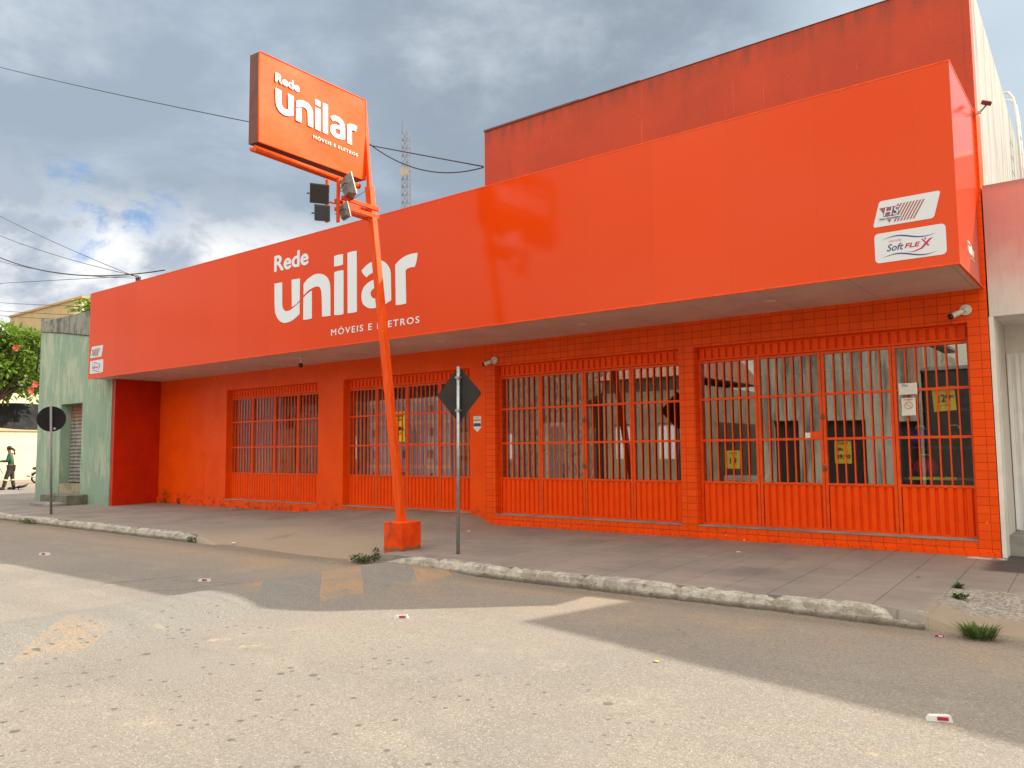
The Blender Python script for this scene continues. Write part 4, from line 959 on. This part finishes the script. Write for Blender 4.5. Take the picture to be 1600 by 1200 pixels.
# ------------------------------------------------------------------ neighbour at the right
nb = thing('white_neighbour_house', (0.4, 0, 0), 'white rendered neighbour house with pinkish upper wall and recessed white gate at the right edge', 'house')
w = MB(); w.box(-1.445, 1.85, .0, .3, 3.25, 5.08)
w.box(-1.445, -1.395, .301, 1.1, -.2, 3.25)
w.box(-1.445, 1.85, .302, 6, 4.9, 5.06)
w.build('wall', M_pink, nb)
w = MB(); w.box(-1.455, -1.40, .0, .30, -.2, 3.249); w.box(-1.394, 1.85, 1.1, 1.3, 2.83, 3.6); w.box(-1.394, 1.85, .302, 1.1, 3.245, 3.4); w.build('porch_lining', M_offwhite, nb)
w = MB(); w.box(-1.394, 1.85, .30, 1.35, -.2, .27); w.build('porch_floor', M_conc, nb)
w = MB(); w.box(-1.38, -1.33, 1.04, 1.096, .29, 2.82); w.box(-1.28, -1.23, 1.06, 1.096, .29, 2.80)
w.build('gate_post', M_whitegate, nb)
w = MB()
for i in range(24):
    xa = -1.22+i*.125; w.box(xa+.012, xa+.113, 1.075, 1.097, .42, 2.80)
w.box(-1.225, 1.8, 1.06, 1.075, .30, .41); w.box(-1.394, 1.8, 1.0975, 1.099, .271, 2.829)
w.build('gate_panel', M_whitegate, nb)
w = MB(); w.box(-1.21, -1.17, 1.03, 1.06, 1.52, 1.68); w.cyl((-1.20, 1.04, 1.42), (-1.20, 1.07, 1.42), .02); w.build('gate_handle', M_galv, nb)
t = thing('grey_rear_house', (0, 8, 0), 'plain grey concrete house behind the white side wall at the right edge', 'house')
w = MB(); w.box(-1.46, 5, 7.3, 12, -.2, 7.9); w.build('wall', M_conc, t)
w = MB(); w.box(-1.40, 5.05, 7.25, 12.05, 7.901, 7.98); w.build('parapet_cap', M_offwhite, t)
t = thing('roof_ladder', (-1.35, 4.6, 5.1), 'pale steel ladder with curved hooped rails rising beside the white side wall', 'ladder')
for dy in (0, .42):
    w = MB(); w.tube([(-1.60, 4.6+dy, 8.0), (-1.55, 4.6+dy, 8.10), (-1.46, 4.6+dy, 8.08), (-1.39, 4.6+dy, 7.95), (-1.36, 4.6+dy, 7.7), (-1.34, 4.6+dy, 7.12), (-1.32, 4.6+dy, 5.1)], .022, 8); w.build('rail', M_offwhite, t)
w = MB()
for k in range(8): w.cyl((-1.33, 4.62, 5.3+.28*k), (-1.33, 5.0, 5.3+.28*k), .012)
w.build('rung', M_offwhite, t)
# taller house further right (throws the shadow on the street)
t = thing('corner_house', (4.9, -.2, 0), 'tall plain cream house beyond the right edge of the picture', 'house')
mt = Matrix.Translation((1.92, .18, 0)) @ Euler((0, 0, R_(-12.7))).to_matrix().to_4x4()
w = MB(); w.box(0, 14, 0, 7, -.2, 6.85, mt); w.build('wall', M_cream, t)
for k in range(3):
    w = MB(); w.box(1+4*k, 2.6+4*k, -.03, -.001, 1.0, 2.4, mt); w.box(1+4*k, 2.6+4*k, -.03, -.001, 4.2, 5.4, mt); w.build('window', M_whitegate, t)
w = MB(); w.box(-.1, 14.1, -.12, 7.1, 6.852, 6.95, mt); w.build('cornice', M_offwhite, t)

# ------------------------------------------------------------------ across the street (seen in the glass)
def house(name, x0, x1, h, mwall, label, doors=(), wins=(), y=-18.95, depth=8, roof=None, dm=M_dark, wm=M_whitegate):
    t = thing(name, ((x0+x1)/2, y-depth/2, -.03), label, 'house')
    w = MB(); op = sorted([(a, b, -.05, z) for a, b, z in doors]+[(a, b, z0, z1) for a, b, z0, z1 in wins]); x = x0
    for a, b, z0, z1 in op:
        if a > x: w.box(x, a, y-.3, y, -.2, h)
        w.box(a, b, y-.3, y, z1, h)
        if z0 > 0: w.box(a, b, y-.3, y, -.2, z0)
        x = b
    w.box(x, x1, y-.3, y, -.2, h); w.box(x0, x1, y-depth, y-.301, -.2, h-.3)
    w.build('wall', mwall, t)
    for a, b, z1 in doors:
        w = MB(); w.box(a+.01, b-.01, y-.25, y-.2, -.1, z1-.01); w.build('door', dm, t)
    for a, b, z0, z1 in wins:
        w = MB(); k = 5
        for i in range(k):
            s = (b-a)/k; w.box(a+s*i+.01, a+s*(i+1)-.01, y-.14, y-.10, z0+.02, z1-.02)
        w.box(a+.005, b-.005, y-.16, y-.141, z0+.02, z1-.02)
        w.build('window_shutter', wm, t)
    if roof:
        w = MB(); w.prism([(y+.5, h+.02), (y-depth/2, h+1.6), (y-depth-.3, h+.02)], (x0-.2, 0, 0), (0, 1, 0), Z_, (1, 0, 0), x1-x0+.4); w.build('roof', roof, t)
    else:
        w = MB(); w.box(x0-.05, x1+.05, y-depth, y+.06, h+.002, h+.12); w.build('parapet_cap', M_conc, t)
    return t
house('concrete_house', -12.1, -5.95, 5.6, M_oldconc, 'stained raw concrete house across the street reflected in the right doors', doors=[(-11.4, -10.4, 2.55), (-9.5, -7.9, 2.5), (-6.95, -6.1, 2.4)])
house('dark_house', -5.85, 4.0, 4.2, mat('near_black_brick', (.045, .04, .036), .9, (.03, .026, .024), 3), 'low brown brick house across the street behind the camera', doors=[(-3.2, -2.0, 2.5)])  # wall colour darkened so the right doors reflect almost nothing here
house('cream_house', -19.4, -15.0, 4.6, mat('faded_cream_render', (.34, .29, .20), .9, (.24, .20, .14), 1.5), 'cream house with white shuttered windows across the street reflected in the third doorway', wins=[(-18.8, -17.7, 1.0, 2.6), (-16.6, -15.6, 1.0, 2.6)], roof=M_salmon)
house('brick_house', -27.0, -20.4, 6.4, M_brickfar, 'brown brick house with a cream ground floor across the street', doors=[(-22.6, -21.6, 2.6)], wins=[(-25.8, -24.6, 1.0, 2.4)])
house('dim_far_house', -44, -28, 5.0, mat('stained_brick', (.26, .22, .18), .9, (.10, .085, .07), 2.4), 'dark stained brick house across the street at the far left behind the camera', doors=[(-33, -31.5, 2.6)], wins=[(-38, -36.5, 1, 2.4)], roof=M_salmon)
house('salmon_far_house', 5, 20, 5.2, M_salmon, 'salmon house across the street at the far right behind the camera', doors=[(8, 9.5, 2.6)], wins=[(11, 12.5, 1, 2.4)])

# ------------------------------------------------------------------ background at the left
t = thing('beige_block', (-67, 14, 0), 'large windowless beige block rising behind the green house', 'building')
w = MB(); w.box(-74.3, -62.4, 14, 30, -.2, 13.0); w.build('wall', M_beige, t)
w = MB(); w.box(-62.399, -61.0, 14.02, 30, -.2, 12.95); w.build('end_wall', M_cream, t)  # sun on this end is put into the colour, lighter than the front
w = MB(); w.box(-74.4, -60.9, 13.9, 30.1, 13.001, 13.16); w.build('parapet_cap', mat('ochre_parapet_band', (.46, .30, .10), .8), t)
w = MB(); w.box(-68.0, -67.5, 13.97, 13.999, 11.3, 12.2); w.build('vent_window', M_lampbody, t)
t = thing('cream_wall_house', (-60, 12, 0), 'sunlit cream wall with a salmon upper storey behind the street sweeper', 'building')
w = MB(); w.box(-64, -58, -6, 34, -.2, 3.0); w.build('wall', M_cream, t)
w = MB(); w.box(-64, -57.9, -6, 34, 3.001, 3.3); w.build('ledge', M_beige, t)
w = MB(); w.box(-64, -58.2, 6, 34, 3.301, 6.4); w.build('upper_wall', M_salmon, t)
w = MB(); w.box(-58.199, -57.95, 6, 34, 4.7, 5.5); w.build('beam', M_cream, t)
w = MB(); w.box(-58.2, -58.0, 8.2, 9.4, 5.51, 6.39); w.build('window', M_lampbody, t)
# shade cloth
t = thing('shade_cloth_awning', (-44, 3, 0), 'black shade cloth stretched between poles under the tree behind the sweeper', 'awning')
w = MB(); n = 20
for i in range(n):
    a = -1+7*i/n; b = -1+7*(i+1)/n; f = lambda q: 3.95-.06*math.sin(q*1.3); gq = lambda q: 2.78+.10*math.sin(q*.9+1)
    w.poly([(-43.0, a, gq(a)), (-43.0, b, gq(b)), (-43.4, b, f(b)), (-43.4, a, f(a))])
so_ = w.build('cloth', M_net, t); sm = so_.modifiers.new('s', 'SOLIDIFY'); sm.thickness = .01
w = MB(); w.cyl((-43.4, -1, -.2), (-43.4, -1, 3.95), .04); w.cyl((-43.4, 6, -.2), (-43.4, 6, 3.95), .04); w.build('pole', M_galvdull, t)

def leaf_quad(mb, p, d, up_, L, W):
    d = d.normalized(); s = d.cross(up_).normalized(); nrm = s.cross(d)
    a = p; b = p+d*L*.45+s*W/2+nrm*L*.05; c = p+d*L-nrm*L*.08; e = p+d*L*.45-s*W/2+nrm*L*.05
    v = [mb.bm.verts.new(q) for q in (a, b, c, e)]; mb.bm.faces.new((v[0], v[1], v[2])); mb.bm.faces.new((v[0], v[2], v[3]))
def tree(loc, h, crown_c, crown_r, nclump, nleaf, L, label, name='tree', flowers=(), seed=1, trunk_r=.16):
    rnd = random.Random(seed); loc = Vector(loc); t = thing(name, loc, label, 'tree')
    w = MB(); top = Vector(crown_c); base = loc+Vector((0, 0, -.1))
    mid = base.lerp(top, .5)+Vector((rnd.uniform(-.2, .2), rnd.uniform(-.2, .2), 0))
    w.tube([base, mid, top], [trunk_r, trunk_r*.7, trunk_r*.35], 8)
    cl = []
    for i in range(nclump):
        while True:
            q = Vector((rnd.uniform(-1, 1), rnd.uniform(-1, 1), rnd.uniform(-1, 1)))
            if .35 < q.length < 1: break
        c = top+Vector((q.x*crown_r[0], q.y*crown_r[1], q.z*crown_r[2])); cl.append(c)
        if i % 3 == 0:
            s_ = mid.lerp(top, rnd.uniform(.3, 1)); w.tube([s_, s_.lerp(c, .5)+Vector((0, 0, .12)), c], [.05, .035, .012], 5)
    w.build('trunk', M_bark, t)
    w = MB()
    for c in cl:
        for k in range(nleaf):
            dd = Vector((rnd.gauss(0, 1), rnd.gauss(0, 1), rnd.gauss(.25, .8))).normalized(); p = c+dd*rnd.uniform(.05, .5)*L*2.2
            leaf_quad(w, p, dd+Vector((0, 0, -.25)), Vector((rnd.uniform(-.4, .4), rnd.uniform(-.4, .4), 1)), L*rnd.uniform(.7, 1.25), L*.55)
    w.build('crown', M_leaf, t)
    for f in flowers:
        fm = MB()
        for k in range(6):
            a = 2*math.pi*k/6; d = Vector((.3, math.cos(a), math.sin(a))); leaf_quad(fm, Vector(f), d, Vector((1, 0, 0)), .17, .15)
        fm.build('flower', M_flower, t)
    return t
tree((-42, .6, -.1), 8, (-42, 2.8, 5.85), (1.3, 2.1, 1.9), 170, 26, .30, 'broad-leaved green tree with red flowers left of the green house',
     flowers=[(-40.6, 3.15, 4.75), (-40.6, 3.75, 4.1), (-40.6, 2.25, 6.4), (-40.7, 3.0, 4.45)], seed=3)
tree((-45, 1.2, -.1), 3.4, (-45, 1.9, 2.7), (.8, 1.3, .45), 34, 22, .20, 'low green branches hanging under the shade cloth at the far left', seed=8, trunk_r=.08)
tree((-33.2, 3.5, -.1), 8, (-33.4, 2.35, 7.45), (.5, .55, .4), 14, 12, .36, 'treetop with large leaves peeping over the green house parapet', seed=5, trunk_r=.08)

# lattice mast
t = thing('lattice_mast', (-43.1, 30, -.2), 'tall slender lattice telecom mast with a round dish rising behind the shop roof', 'mast')
w = MB(); mw = .30; MX = -43.1
cs = [(MX-mw, 30-mw), (MX+mw, 30-mw), (MX, 30+mw)]
for cx, cy in cs: w.cyl((cx, cy, -.2), (cx, cy, 26.0), .035, n=5)
z = 10.0
while z < 25.9:
    for i in range(3):
        a = cs[i]; b = cs[(i+1) % 3]; w.cyl((*a, z), (*b, z), .016, n=4); w.cyl((*a, z), (*b, z+.62), .016, n=4)
    z += .62
w.build('lattice', M_tower, t)
w = MB(); w.cyl((MX-.3, 29.7, 26), (MX-.3, 29.7, 27.9), .02, n=5); w.build('lightning_rod', M_tower, t)
w = MB(); w.cyl((MX+.42, 29.2, 22.7), (MX+.28, 29.45, 22.7), .36, .26, n=20); w.build('dish', M_offwhite2, t)
w = MB(); w.cyl((MX+.1, 29.7, 22.7), (MX+.3, 29.5, 22.7), .05); w.build('dish_bracket', M_galv, t)

# overhead cables
def cable(a, b, sag, r, label, name='overhead_cable'):
    a = Vector(a); b = Vector(b); P = []
    for i in range(25):
        q = i/24; p = a.lerp(b, q); p.z -= sag*4*q*(1-q); P.append(p)
    w = MB(); w.tube(P, r, 5); return tag(w.build(name, M_cable, pivot=a), label, 'cable', 'overhead cables')
cable((-37.32, -.3, 17.97), (-10.41, -.02, 7.42), .12, .014, 'thin cable crossing behind the sign from the top left to the tall parapet')
cable((-15.6, -.02, 10.4), (-10.41, -.02, 7.40), .75, .014, 'thick cable sagging from the sign to the corner of the tall parapet')
cable((-38, -1.5, 12.5), (-21.58, -1.70, 6.37), .15, .009, 'thin steep cable above the others reaching the roof bracket')
cable((-38, -1.5, 11.5), (-21.47, -1.70, 6.37), .25, .009, 'thin cable just below the steep one reaching the roof bracket')
cable((-38, -1.5, 10.9), (-19.9, -1.80, 6.30), .85, .018, 'thick black cable sagging onto the left roof edge')
cable((-38, -1.5, 10.2), (-21.5, -1.70, 6.33), .35, .008, 'thin cable under the thick black one at the left')
cable((-39, -1.5, 8.45), (-21.5, -1.70, 6.40), .0, .009, 'single nearly level cable ending at the roof bracket')
for k, (z0, z1) in enumerate(((10.54, 8.9), (10.02, 8.45), (9.7, 8.2))):
    cable((-62, 6, z0+1.4), (-36, 6, z1-.6), .15, .014, ['highest', 'middle', 'lowest'][k]+' of the three cables passing in front of the beige block')

# ------------------------------------------------------------------ street sweeper and cart
def skin(name, verts, edges, m_, parent, sub=2):
    off = Vector((0, 0, 0)); q = parent
    while q is not None: off += q.location; q = q.parent
    me = bpy.data.meshes.new(name); me.from_pydata([Vector(v[:3])-off for v in verts], edges, []); me.update()
    o = bpy.data.objects.new(name, me); C.objects.link(o); o.parent = parent
    o.modifiers.new('skin', 'SKIN'); sk = me.skin_vertices[0].data if me.skin_vertices else None
    for i, v in enumerate(verts):
        r = v[3]; sk[i].radius = (r if isinstance(r, tuple) else (r, r))
    sk[0].use_root = True
    s = o.modifiers.new('sub', 'SUBSURF'); s.levels = sub; s.render_levels = sub
    me.materials.append(m_); return o
PX, PY, PZ = -37.9, 1.3, -.02
per = thing('person', (PX, PY, PZ), 'woman in a green long-sleeved shirt and dark trousers with reflective bands pushing a cart', 'person')
def P3(x, y, z): return (PX+x, PY+y, PZ+z)
# walking towards -x ; y is sideways
J = dict(pel=(0, 0, .93), wai=(-.01, 0, 1.08), che=(-.04, 0, 1.30), nec=(-.06, 0, 1.45), hb=(-.08, 0, 1.52), hd=(-.11, 0, 1.61), ht=(-.10, 0, 1.70),
         shl=(-.05, -.17, 1.40), ell=(-.12, -.20, 1.14), wrl=(-.36, -.18, 1.14), hal=(-.45, -.17, 1.13),
         shr=(-.05, .17, 1.40), elr=(-.14, .20, 1.14), wrr=(-.36, .18, 1.12), har=(-.45, .17, 1.11),
         hil=(0, -.10, .88), knl=(-.14, -.10, .50), anl=(-.22, -.10, .10), tol=(-.40, -.10, .05),
         hir=(0, .10, .88), knr=(.04, .10, .50), anr=(.10, .10, .10), tor=(-.05, .10, .05))
RR = dict(pel=(.11, .10), wai=(.12, .10), che=(.14, .11), nec=.05, hb=.06, hd=(.085, .095), ht=.06, shl=.07, ell=.045, wrl=.03, hal=.035, shr=.07, elr=.045, wrr=.03, har=.035,
          hil=.095, knl=.06, anl=.045, tol=.035, hir=.095, knr=.06, anr=.045, tor=.035)
keys = list(J); E = [('pel', 'wai'), ('wai', 'che'), ('che', 'nec'), ('nec', 'hb'), ('hb', 'hd'), ('hd', 'ht'), ('che', 'shl'), ('shl', 'ell'), ('ell', 'wrl'), ('wrl', 'hal'),
     ('che', 'shr'), ('shr', 'elr'), ('elr', 'wrr'), ('wrr', 'har'), ('pel', 'hil'), ('hil', 'knl'), ('knl', 'anl'), ('anl', 'tol'), ('pel', 'hir'), ('hir', 'knr'), ('knr', 'anr'), ('anr', 'tor')]
def sub_fig(name, ks, m_, grow, extra=0):
    V = []; idx = {}
    for k in ks:
        r = RR[k]; r = tuple(a*grow+extra for a in r) if isinstance(r, tuple) else r*grow+extra
        idx[k] = len(V); V.append((*P3(*J[k]), r))
    return skin(name, V, [(idx[a], idx[b]) for a, b in E if a in idx and b in idx], m_, per)
sub_fig('body', keys, M_skin, 1.0)
sub_fig('shirt', ['wai', 'pel', 'che', 'shl', 'ell', 'wrl', 'shr', 'elr', 'wrr'], M_shirt, 1.12, .012)
sub_fig('trousers', ['pel', 'hil', 'knl', 'anl', 'hir', 'knr', 'anr'], M_trouser, 1.15, .018)
w = MB(); w.ball(P3(-.085, 0, 1.655), (.105, .095, .095), 14, 10); w.ball(P3(.03, 0, 1.62), (.05, .04, .05)); w.tube([P3(.03, 0, 1.62), P3(.09, 0, 1.56), P3(.10, 0, 1.44), P3(.085, 0, 1.38)], [.035, .05, .045, .012], 8); w.build('hair', M_hair, per)
w = MB(); w.ball(P3(-.215, 0, 1.60), (.022, .014, .018)); w.build('nose', M_skin, per)
for k, s in (('l', -1), ('r', 1)):
    kn = Vector(J['kn'+k]); an = Vector(J['an'+k]); 
    a = kn.lerp(an, .22); b = kn.lerp(an, .36); w = MB(); w.cyl(P3(*a), P3(*b), .100, .097, n=16); w.build('reflective_band', M_reflect, per)
    to = Vector(J['to'+k]); w = MB(); w.ball(P3(*(an.lerp(to, .5)+Vector((0, 0, -.03)))), (.15, .055, .065)); w.cyl(P3(*an), P3(*(an+Vector((0, 0, .12)))), .06, .058); w.build('boot', M_boot, per)
    hd_ = Vector(J['ha'+k]); 
    w = MB()
    for f in range(4):
        q = hd_+Vector((-.02, -.025+.017*f, -.01)); w.tube([P3(*q), P3(*(q+Vector((-.05, 0, -.005)))), P3(*(q+Vector((-.065, 0, -.04)))), P3(*(q+Vector((-.04, 0, -.055))))], [.009, .009, .008, .006], 5)
    q = hd_+Vector((0, -s*.03, 0)); w.tube([P3(*q), P3(*(q+Vector((-.04, -s*.01, -.02)))), P3(*(q+Vector((-.055, 0, -.045))))], [.010, .009, .007], 5)
    w.build('fingers', M_skin, per)
t = thing('push_cart', (-39.0, 1.3, -.02), 'street sweeper bin cart with black handle pushed by the woman', 'cart')
w = MB(); w.tube([P3(-.50, .26, 1.10), P3(-.50, -.26, 1.10)], .018, 8); w.tube([P3(-.50, .26, 1.10), P3(-.85, .26, 1.02)], .018, 8); w.tube([P3(-.50, -.26, 1.10), P3(-.85, -.26, 1.02)], .018, 8); w.build('handle', M_rubber, t)
w = MB(); w.tube([P3(-.46, -.2, 1.06), P3(-.30, -.2, .75), P3(-.28, -.2, .68)], .016, 6); w.tube([P3(-.60, .26, 1.08), P3(-.85, .26, .55)], .016, 6); w.build('brace', M_rubber, t)
w = MB(); w.box(*[v for v in (PX-1.45, PX-.85, PY-.28, PY+.28, PZ+.35, PZ+1.05)]); w.build('bin', mat('orange_plastic_bin', (.55, .14, .04), .5), t, bevel=.03)
for s in (-1, 1):
    w = MB(); w.cyl(P3(-1.1, s*.30, .25), P3(-1.1, s*.36, .25), .25, n=20); w.build('wheel', M_rubber, t)
t.rotation_euler = (0, 0, R_(63)); t.location = (PX-.5, PY-.98, PZ); per.rotation_euler = (0, 0, R_(63)); per.scale = (1.06, 1.06, 1.07)
t = thing('dustpan', (PX+.45, PY+.5, PZ), 'black long dustpan lying on the pavement behind the sweeper', 'dustpan')
w = MB(); w.box(-.3, .25, -.16, .16, 0, .05, Matrix.Translation((PX+.30, PY+.30, PZ+.10)) @ Euler((0, R_(-10), 0)).to_matrix().to_4x4()); w.build('pan', M_dark, t, bevel=.01)
w = MB(); w.cyl((PX+.5, PY+.30, PZ+.17), (PX+.95, PY+.34, PZ+.26), .018); w.cyl((PX+.05, PY+.30, PZ+.0), (PX+.05, PY+.30, PZ+.07), .02); w.build('handle', M_dark, t)

# motorcycle half hidden by the green house
mc = thing('motorcycle', (-50.6, 7.6, -.2), 'parked dark red motorcycle half hidden behind the green house corner', 'motorcycle')
def wheel(c, r):
    tt = bpy.data.objects.new('wheel', None); C.objects.link(tt); tt.parent = mc; tt.location = Vector(c)-mc.location; tt.empty_display_size = .1
    c = Vector(c); d = Vector((.78, -.62, 0)) ; d = Vector((.80, .60, 0)); n_ = Vector((-d.y, d.x, 0))
    P = [c+(d*math.cos(a)+Vector((0, 0, 1))*math.sin(a))*r for a in [2*math.pi*i/24 for i in range(25)]]
    w = MB(); w.tube(P, .05, 8); w.build('tyre', M_rubber, tt)
    P = [c+(d*math.cos(a)+Vector((0, 0, 1))*math.sin(a))*(r-.06) for a in [2*math.pi*i/24 for i in range(25)]]
    w = MB(); w.tube(P, .018, 6); w.cyl(c-n_*.05, c+n_*.05, .06)
    for k in range(8): a = 2*math.pi*k/8; w.cyl(c, c+(d*math.cos(a)+Vector((0, 0, 1))*math.sin(a))*(r-.06), .006, n=4)
    w.build('rim', M_chrome, tt)
wd = Vector((.80, .60, 0)); W0 = Vector((-50.75, 7.35, .10))
wheel(W0, .30); wheel(W0+wd*1.25, .30)
w = MB(); w.tube([W0+wd*.0+Vector((0, 0, .36)), W0-wd*.2+Vector((0, 0, .32)), W0-wd*.34+Vector((0, 0, .2))], .05); w.tube([W0+wd*1.25+Vector((0, 0, .02)), W0+wd*1.1+Vector((0, 0, .7))], .03); w.build('mudguard', M_chrome, mc)
w = MB(); w.ball(W0+wd*.75+Vector((0, 0, .55)), (.28, .22, .14)); w.ball(W0+wd*.62+Vector((0, 0, .2)), (.2, .16, .16)); w.build('fuel_tank', M_redpaint, mc)
w = MB(); w.ball(W0+wd*.25+Vector((0, 0, .62)), (.38, .28, .08)); w.build('seat', M_rubber, mc)
w = MB(); w.ball(W0+wd*-.12+Vector((0, 0, .55)), (.2, .15, .1)); w.build('tail', M_redpaint, mc)
w = MB(); w.tube([W0+wd*.6+Vector((.1, -.1, .0)), W0+wd*.1+Vector((.1, -.12, .02)), W0-wd*.5+Vector((.1, -.12, .12))], [.03, .045, .055], 8); w.build('exhaust_pipe', M_chrome, mc)
w = MB(); w.tube([W0+wd*1.0+Vector((-.25, .3, .88)), W0+wd*1.05+Vector((0, 0, .82)), W0+wd*1.0+Vector((.25, -.3, .88))], .02); w.build('handlebar', M_rubber, mc)

# ------------------------------------------------------------------ weeds and litter
def weed(x, y, z, r, h, n, label, blade=True, seed=0, name='weed_tuft'):
    rnd = random.Random(seed); w = MB()
    for i in range(n):
        a = rnd.uniform(0, 2*math.pi); rr = r*rnd.random()**.7*.5; b = Vector((x+rr*math.cos(a)*1.4, y+rr*math.sin(a)*.7, z))
        if blade:
            ln = rnd.uniform(.3, 1)*r; tip = b+Vector((math.cos(a)*ln*rnd.uniform(.4, 1), math.sin(a)*ln*.7, h*rnd.uniform(.5, 1))); md = b.lerp(tip, .5)+Vector((0, 0, h*.22))
            s = Vector((-math.sin(a), math.cos(a), 0))*.006
            w.poly([b-s, b+s, md+s, md-s]); w.poly([md-s, md+s, tip])
        else:
            d = Vector((rnd.gauss(0, 1), rnd.gauss(0, .7), rnd.uniform(.1, 1))); p = b+Vector((0, 0, rnd.random()*h)); leaf_quad(w, p, d, Vector((rnd.uniform(-.3, .3), 0, 1)), .045, .03)
    return tag(w.build(name, M_weed, pivot=(x, y, z)), label, 'weed', 'weeds in the pavement cracks')
weed(-1.17, -4.36, -.19, .19, .14, 170, 'largest grass tuft growing at the right end of the kerb', seed=1)
weed(-1.57, -2.66, -.05, .07, .05, 60, 'small green weed in the pavement crack above the gravel at the right', False, 2)
weed(-1.50, -3.10, -.08, .12, .05, 70, 'flat brownish weed at the edge of the gravel near the right kerb end', False, 3)
weed(-9.35, -4.24, -.19, .34, .10, 230, 'low leafy weed clump at the kerb start below the sign block', False, 4)
weed(-9.08, -4.20, -.17, .10, .22, 90, 'upright leafy weed beside the kerb end below the sign block', False, 14)
weed(-21.4, -4.28, -.19, .5, .10, 220, 'long weed patch at the foot of the kerb near the round sign', False, 5)
weed(-22.7, -.12, .0, .18, .42, 120, 'tall green weed in the corner of the orange return wall', False, 6)
weed(-22.0, -.08, .0, .12, .15, 50, 'tiny weed at the foot of the orange wall right of the corner weed', False, 7)
weed(-14.2, -4.2, -.18, .25, .06, 70, 'thin weed where the left kerb ends at the driveway', False, 9)
def carton_litter(x, y, z, rot, s, label, mm=M_paper, mk=M_crimson):
    t = thing('litter_carton', (x, y, z), label, 'litter')
    mt = Matrix.Translation((x, y, z)) @ Euler((0, 0, rot)).to_matrix().to_4x4() @ Matrix.Scale(s, 4)
    w = MB(); pr_ = [(-.10, 0), (.10, 0), (.085, .055), (-.075, .045)]
    V0 = [w.bm.verts.new(mt @ Vector((a, -.045, b))) for a, b in pr_]; V1 = [w.bm.verts.new(mt @ Vector((a*.9, .05, b*.7))) for a, b in pr_]
    w.bm.faces.new(V0); w.bm.faces.new(V1[::-1])
    for i in range(4): w.bm.faces.new((V0[i], V0[(i+1) % 4], V1[(i+1) % 4], V1[i]))
    w.build('carton', mm, t)
    w = MB(); w.box(-.02, .065, -.049, -.0465, .012, .04, mt); w.build('red_mark', mk, t)
carton_litter(-9.79, -6.57, -.20, .5, .8, 'crushed white and red carton lying in the shade left of the speed bump')
carton_litter(-14.57, -6.63, -.20, .3, .9, 'flattened white and red carton at the far left of the road')
carton_litter(-5.97, -6.69, -.20, .6, .75, 'small white and red carton just in the sunlight below the sign')
carton_litter(-1.05, -6.86, -.20, .4, .75, 'crumpled white cup with red print in the road at the right')
carton_litter(-1.46, -4.44, -.20, .2, .38, 'tiny pink wrapper in the gutter beside the grass tuft', M_crimson, M_paper)
def scrap(x, y, z, s, label, m_=M_paper):
    rnd = random.Random(x); w = MB(); n = 7; c = w.bm.verts.new((x, y, z+.012*s/.05)); R = [w.bm.verts.new((x+s*math.cos(2*math.pi*i/n)*rnd.uniform(.6, 1.2), y+s*.6*math.sin(2*math.pi*i/n)*rnd.uniform(.6, 1.2), z+.002+rnd.random()*.006)) for i in range(n)]
    for i in range(n): w.bm.faces.new((c, R[i], R[(i+1) % n]))
    tag(w.build('paper_scrap', m_, pivot=(x, y, z)), label, 'litter', 'scraps on the pavement')
scrap(-9.76, -1.28, .0, .05, 'white scrap on the paving right of the diamond sign post')
scrap(-18.75, -.45, .0, .05, 'white scrap by the plinth under the leftmost doorway')
scrap(-13.1, -4.0, -.16, .06, 'white scrap in the driveway mouth')
scrap(-4.58, -1.3, -.01, .05, 'pale scrap on the paving in front of the rightmost doorway')
scrap(-3.09, -6.68, -.195, .03, 'yellow scrap on the sunlit road', M_yellow)
scrap(-2.05, -2.2, -.02, .035, 'dark twig scrap on the paving at the right', M_bark)
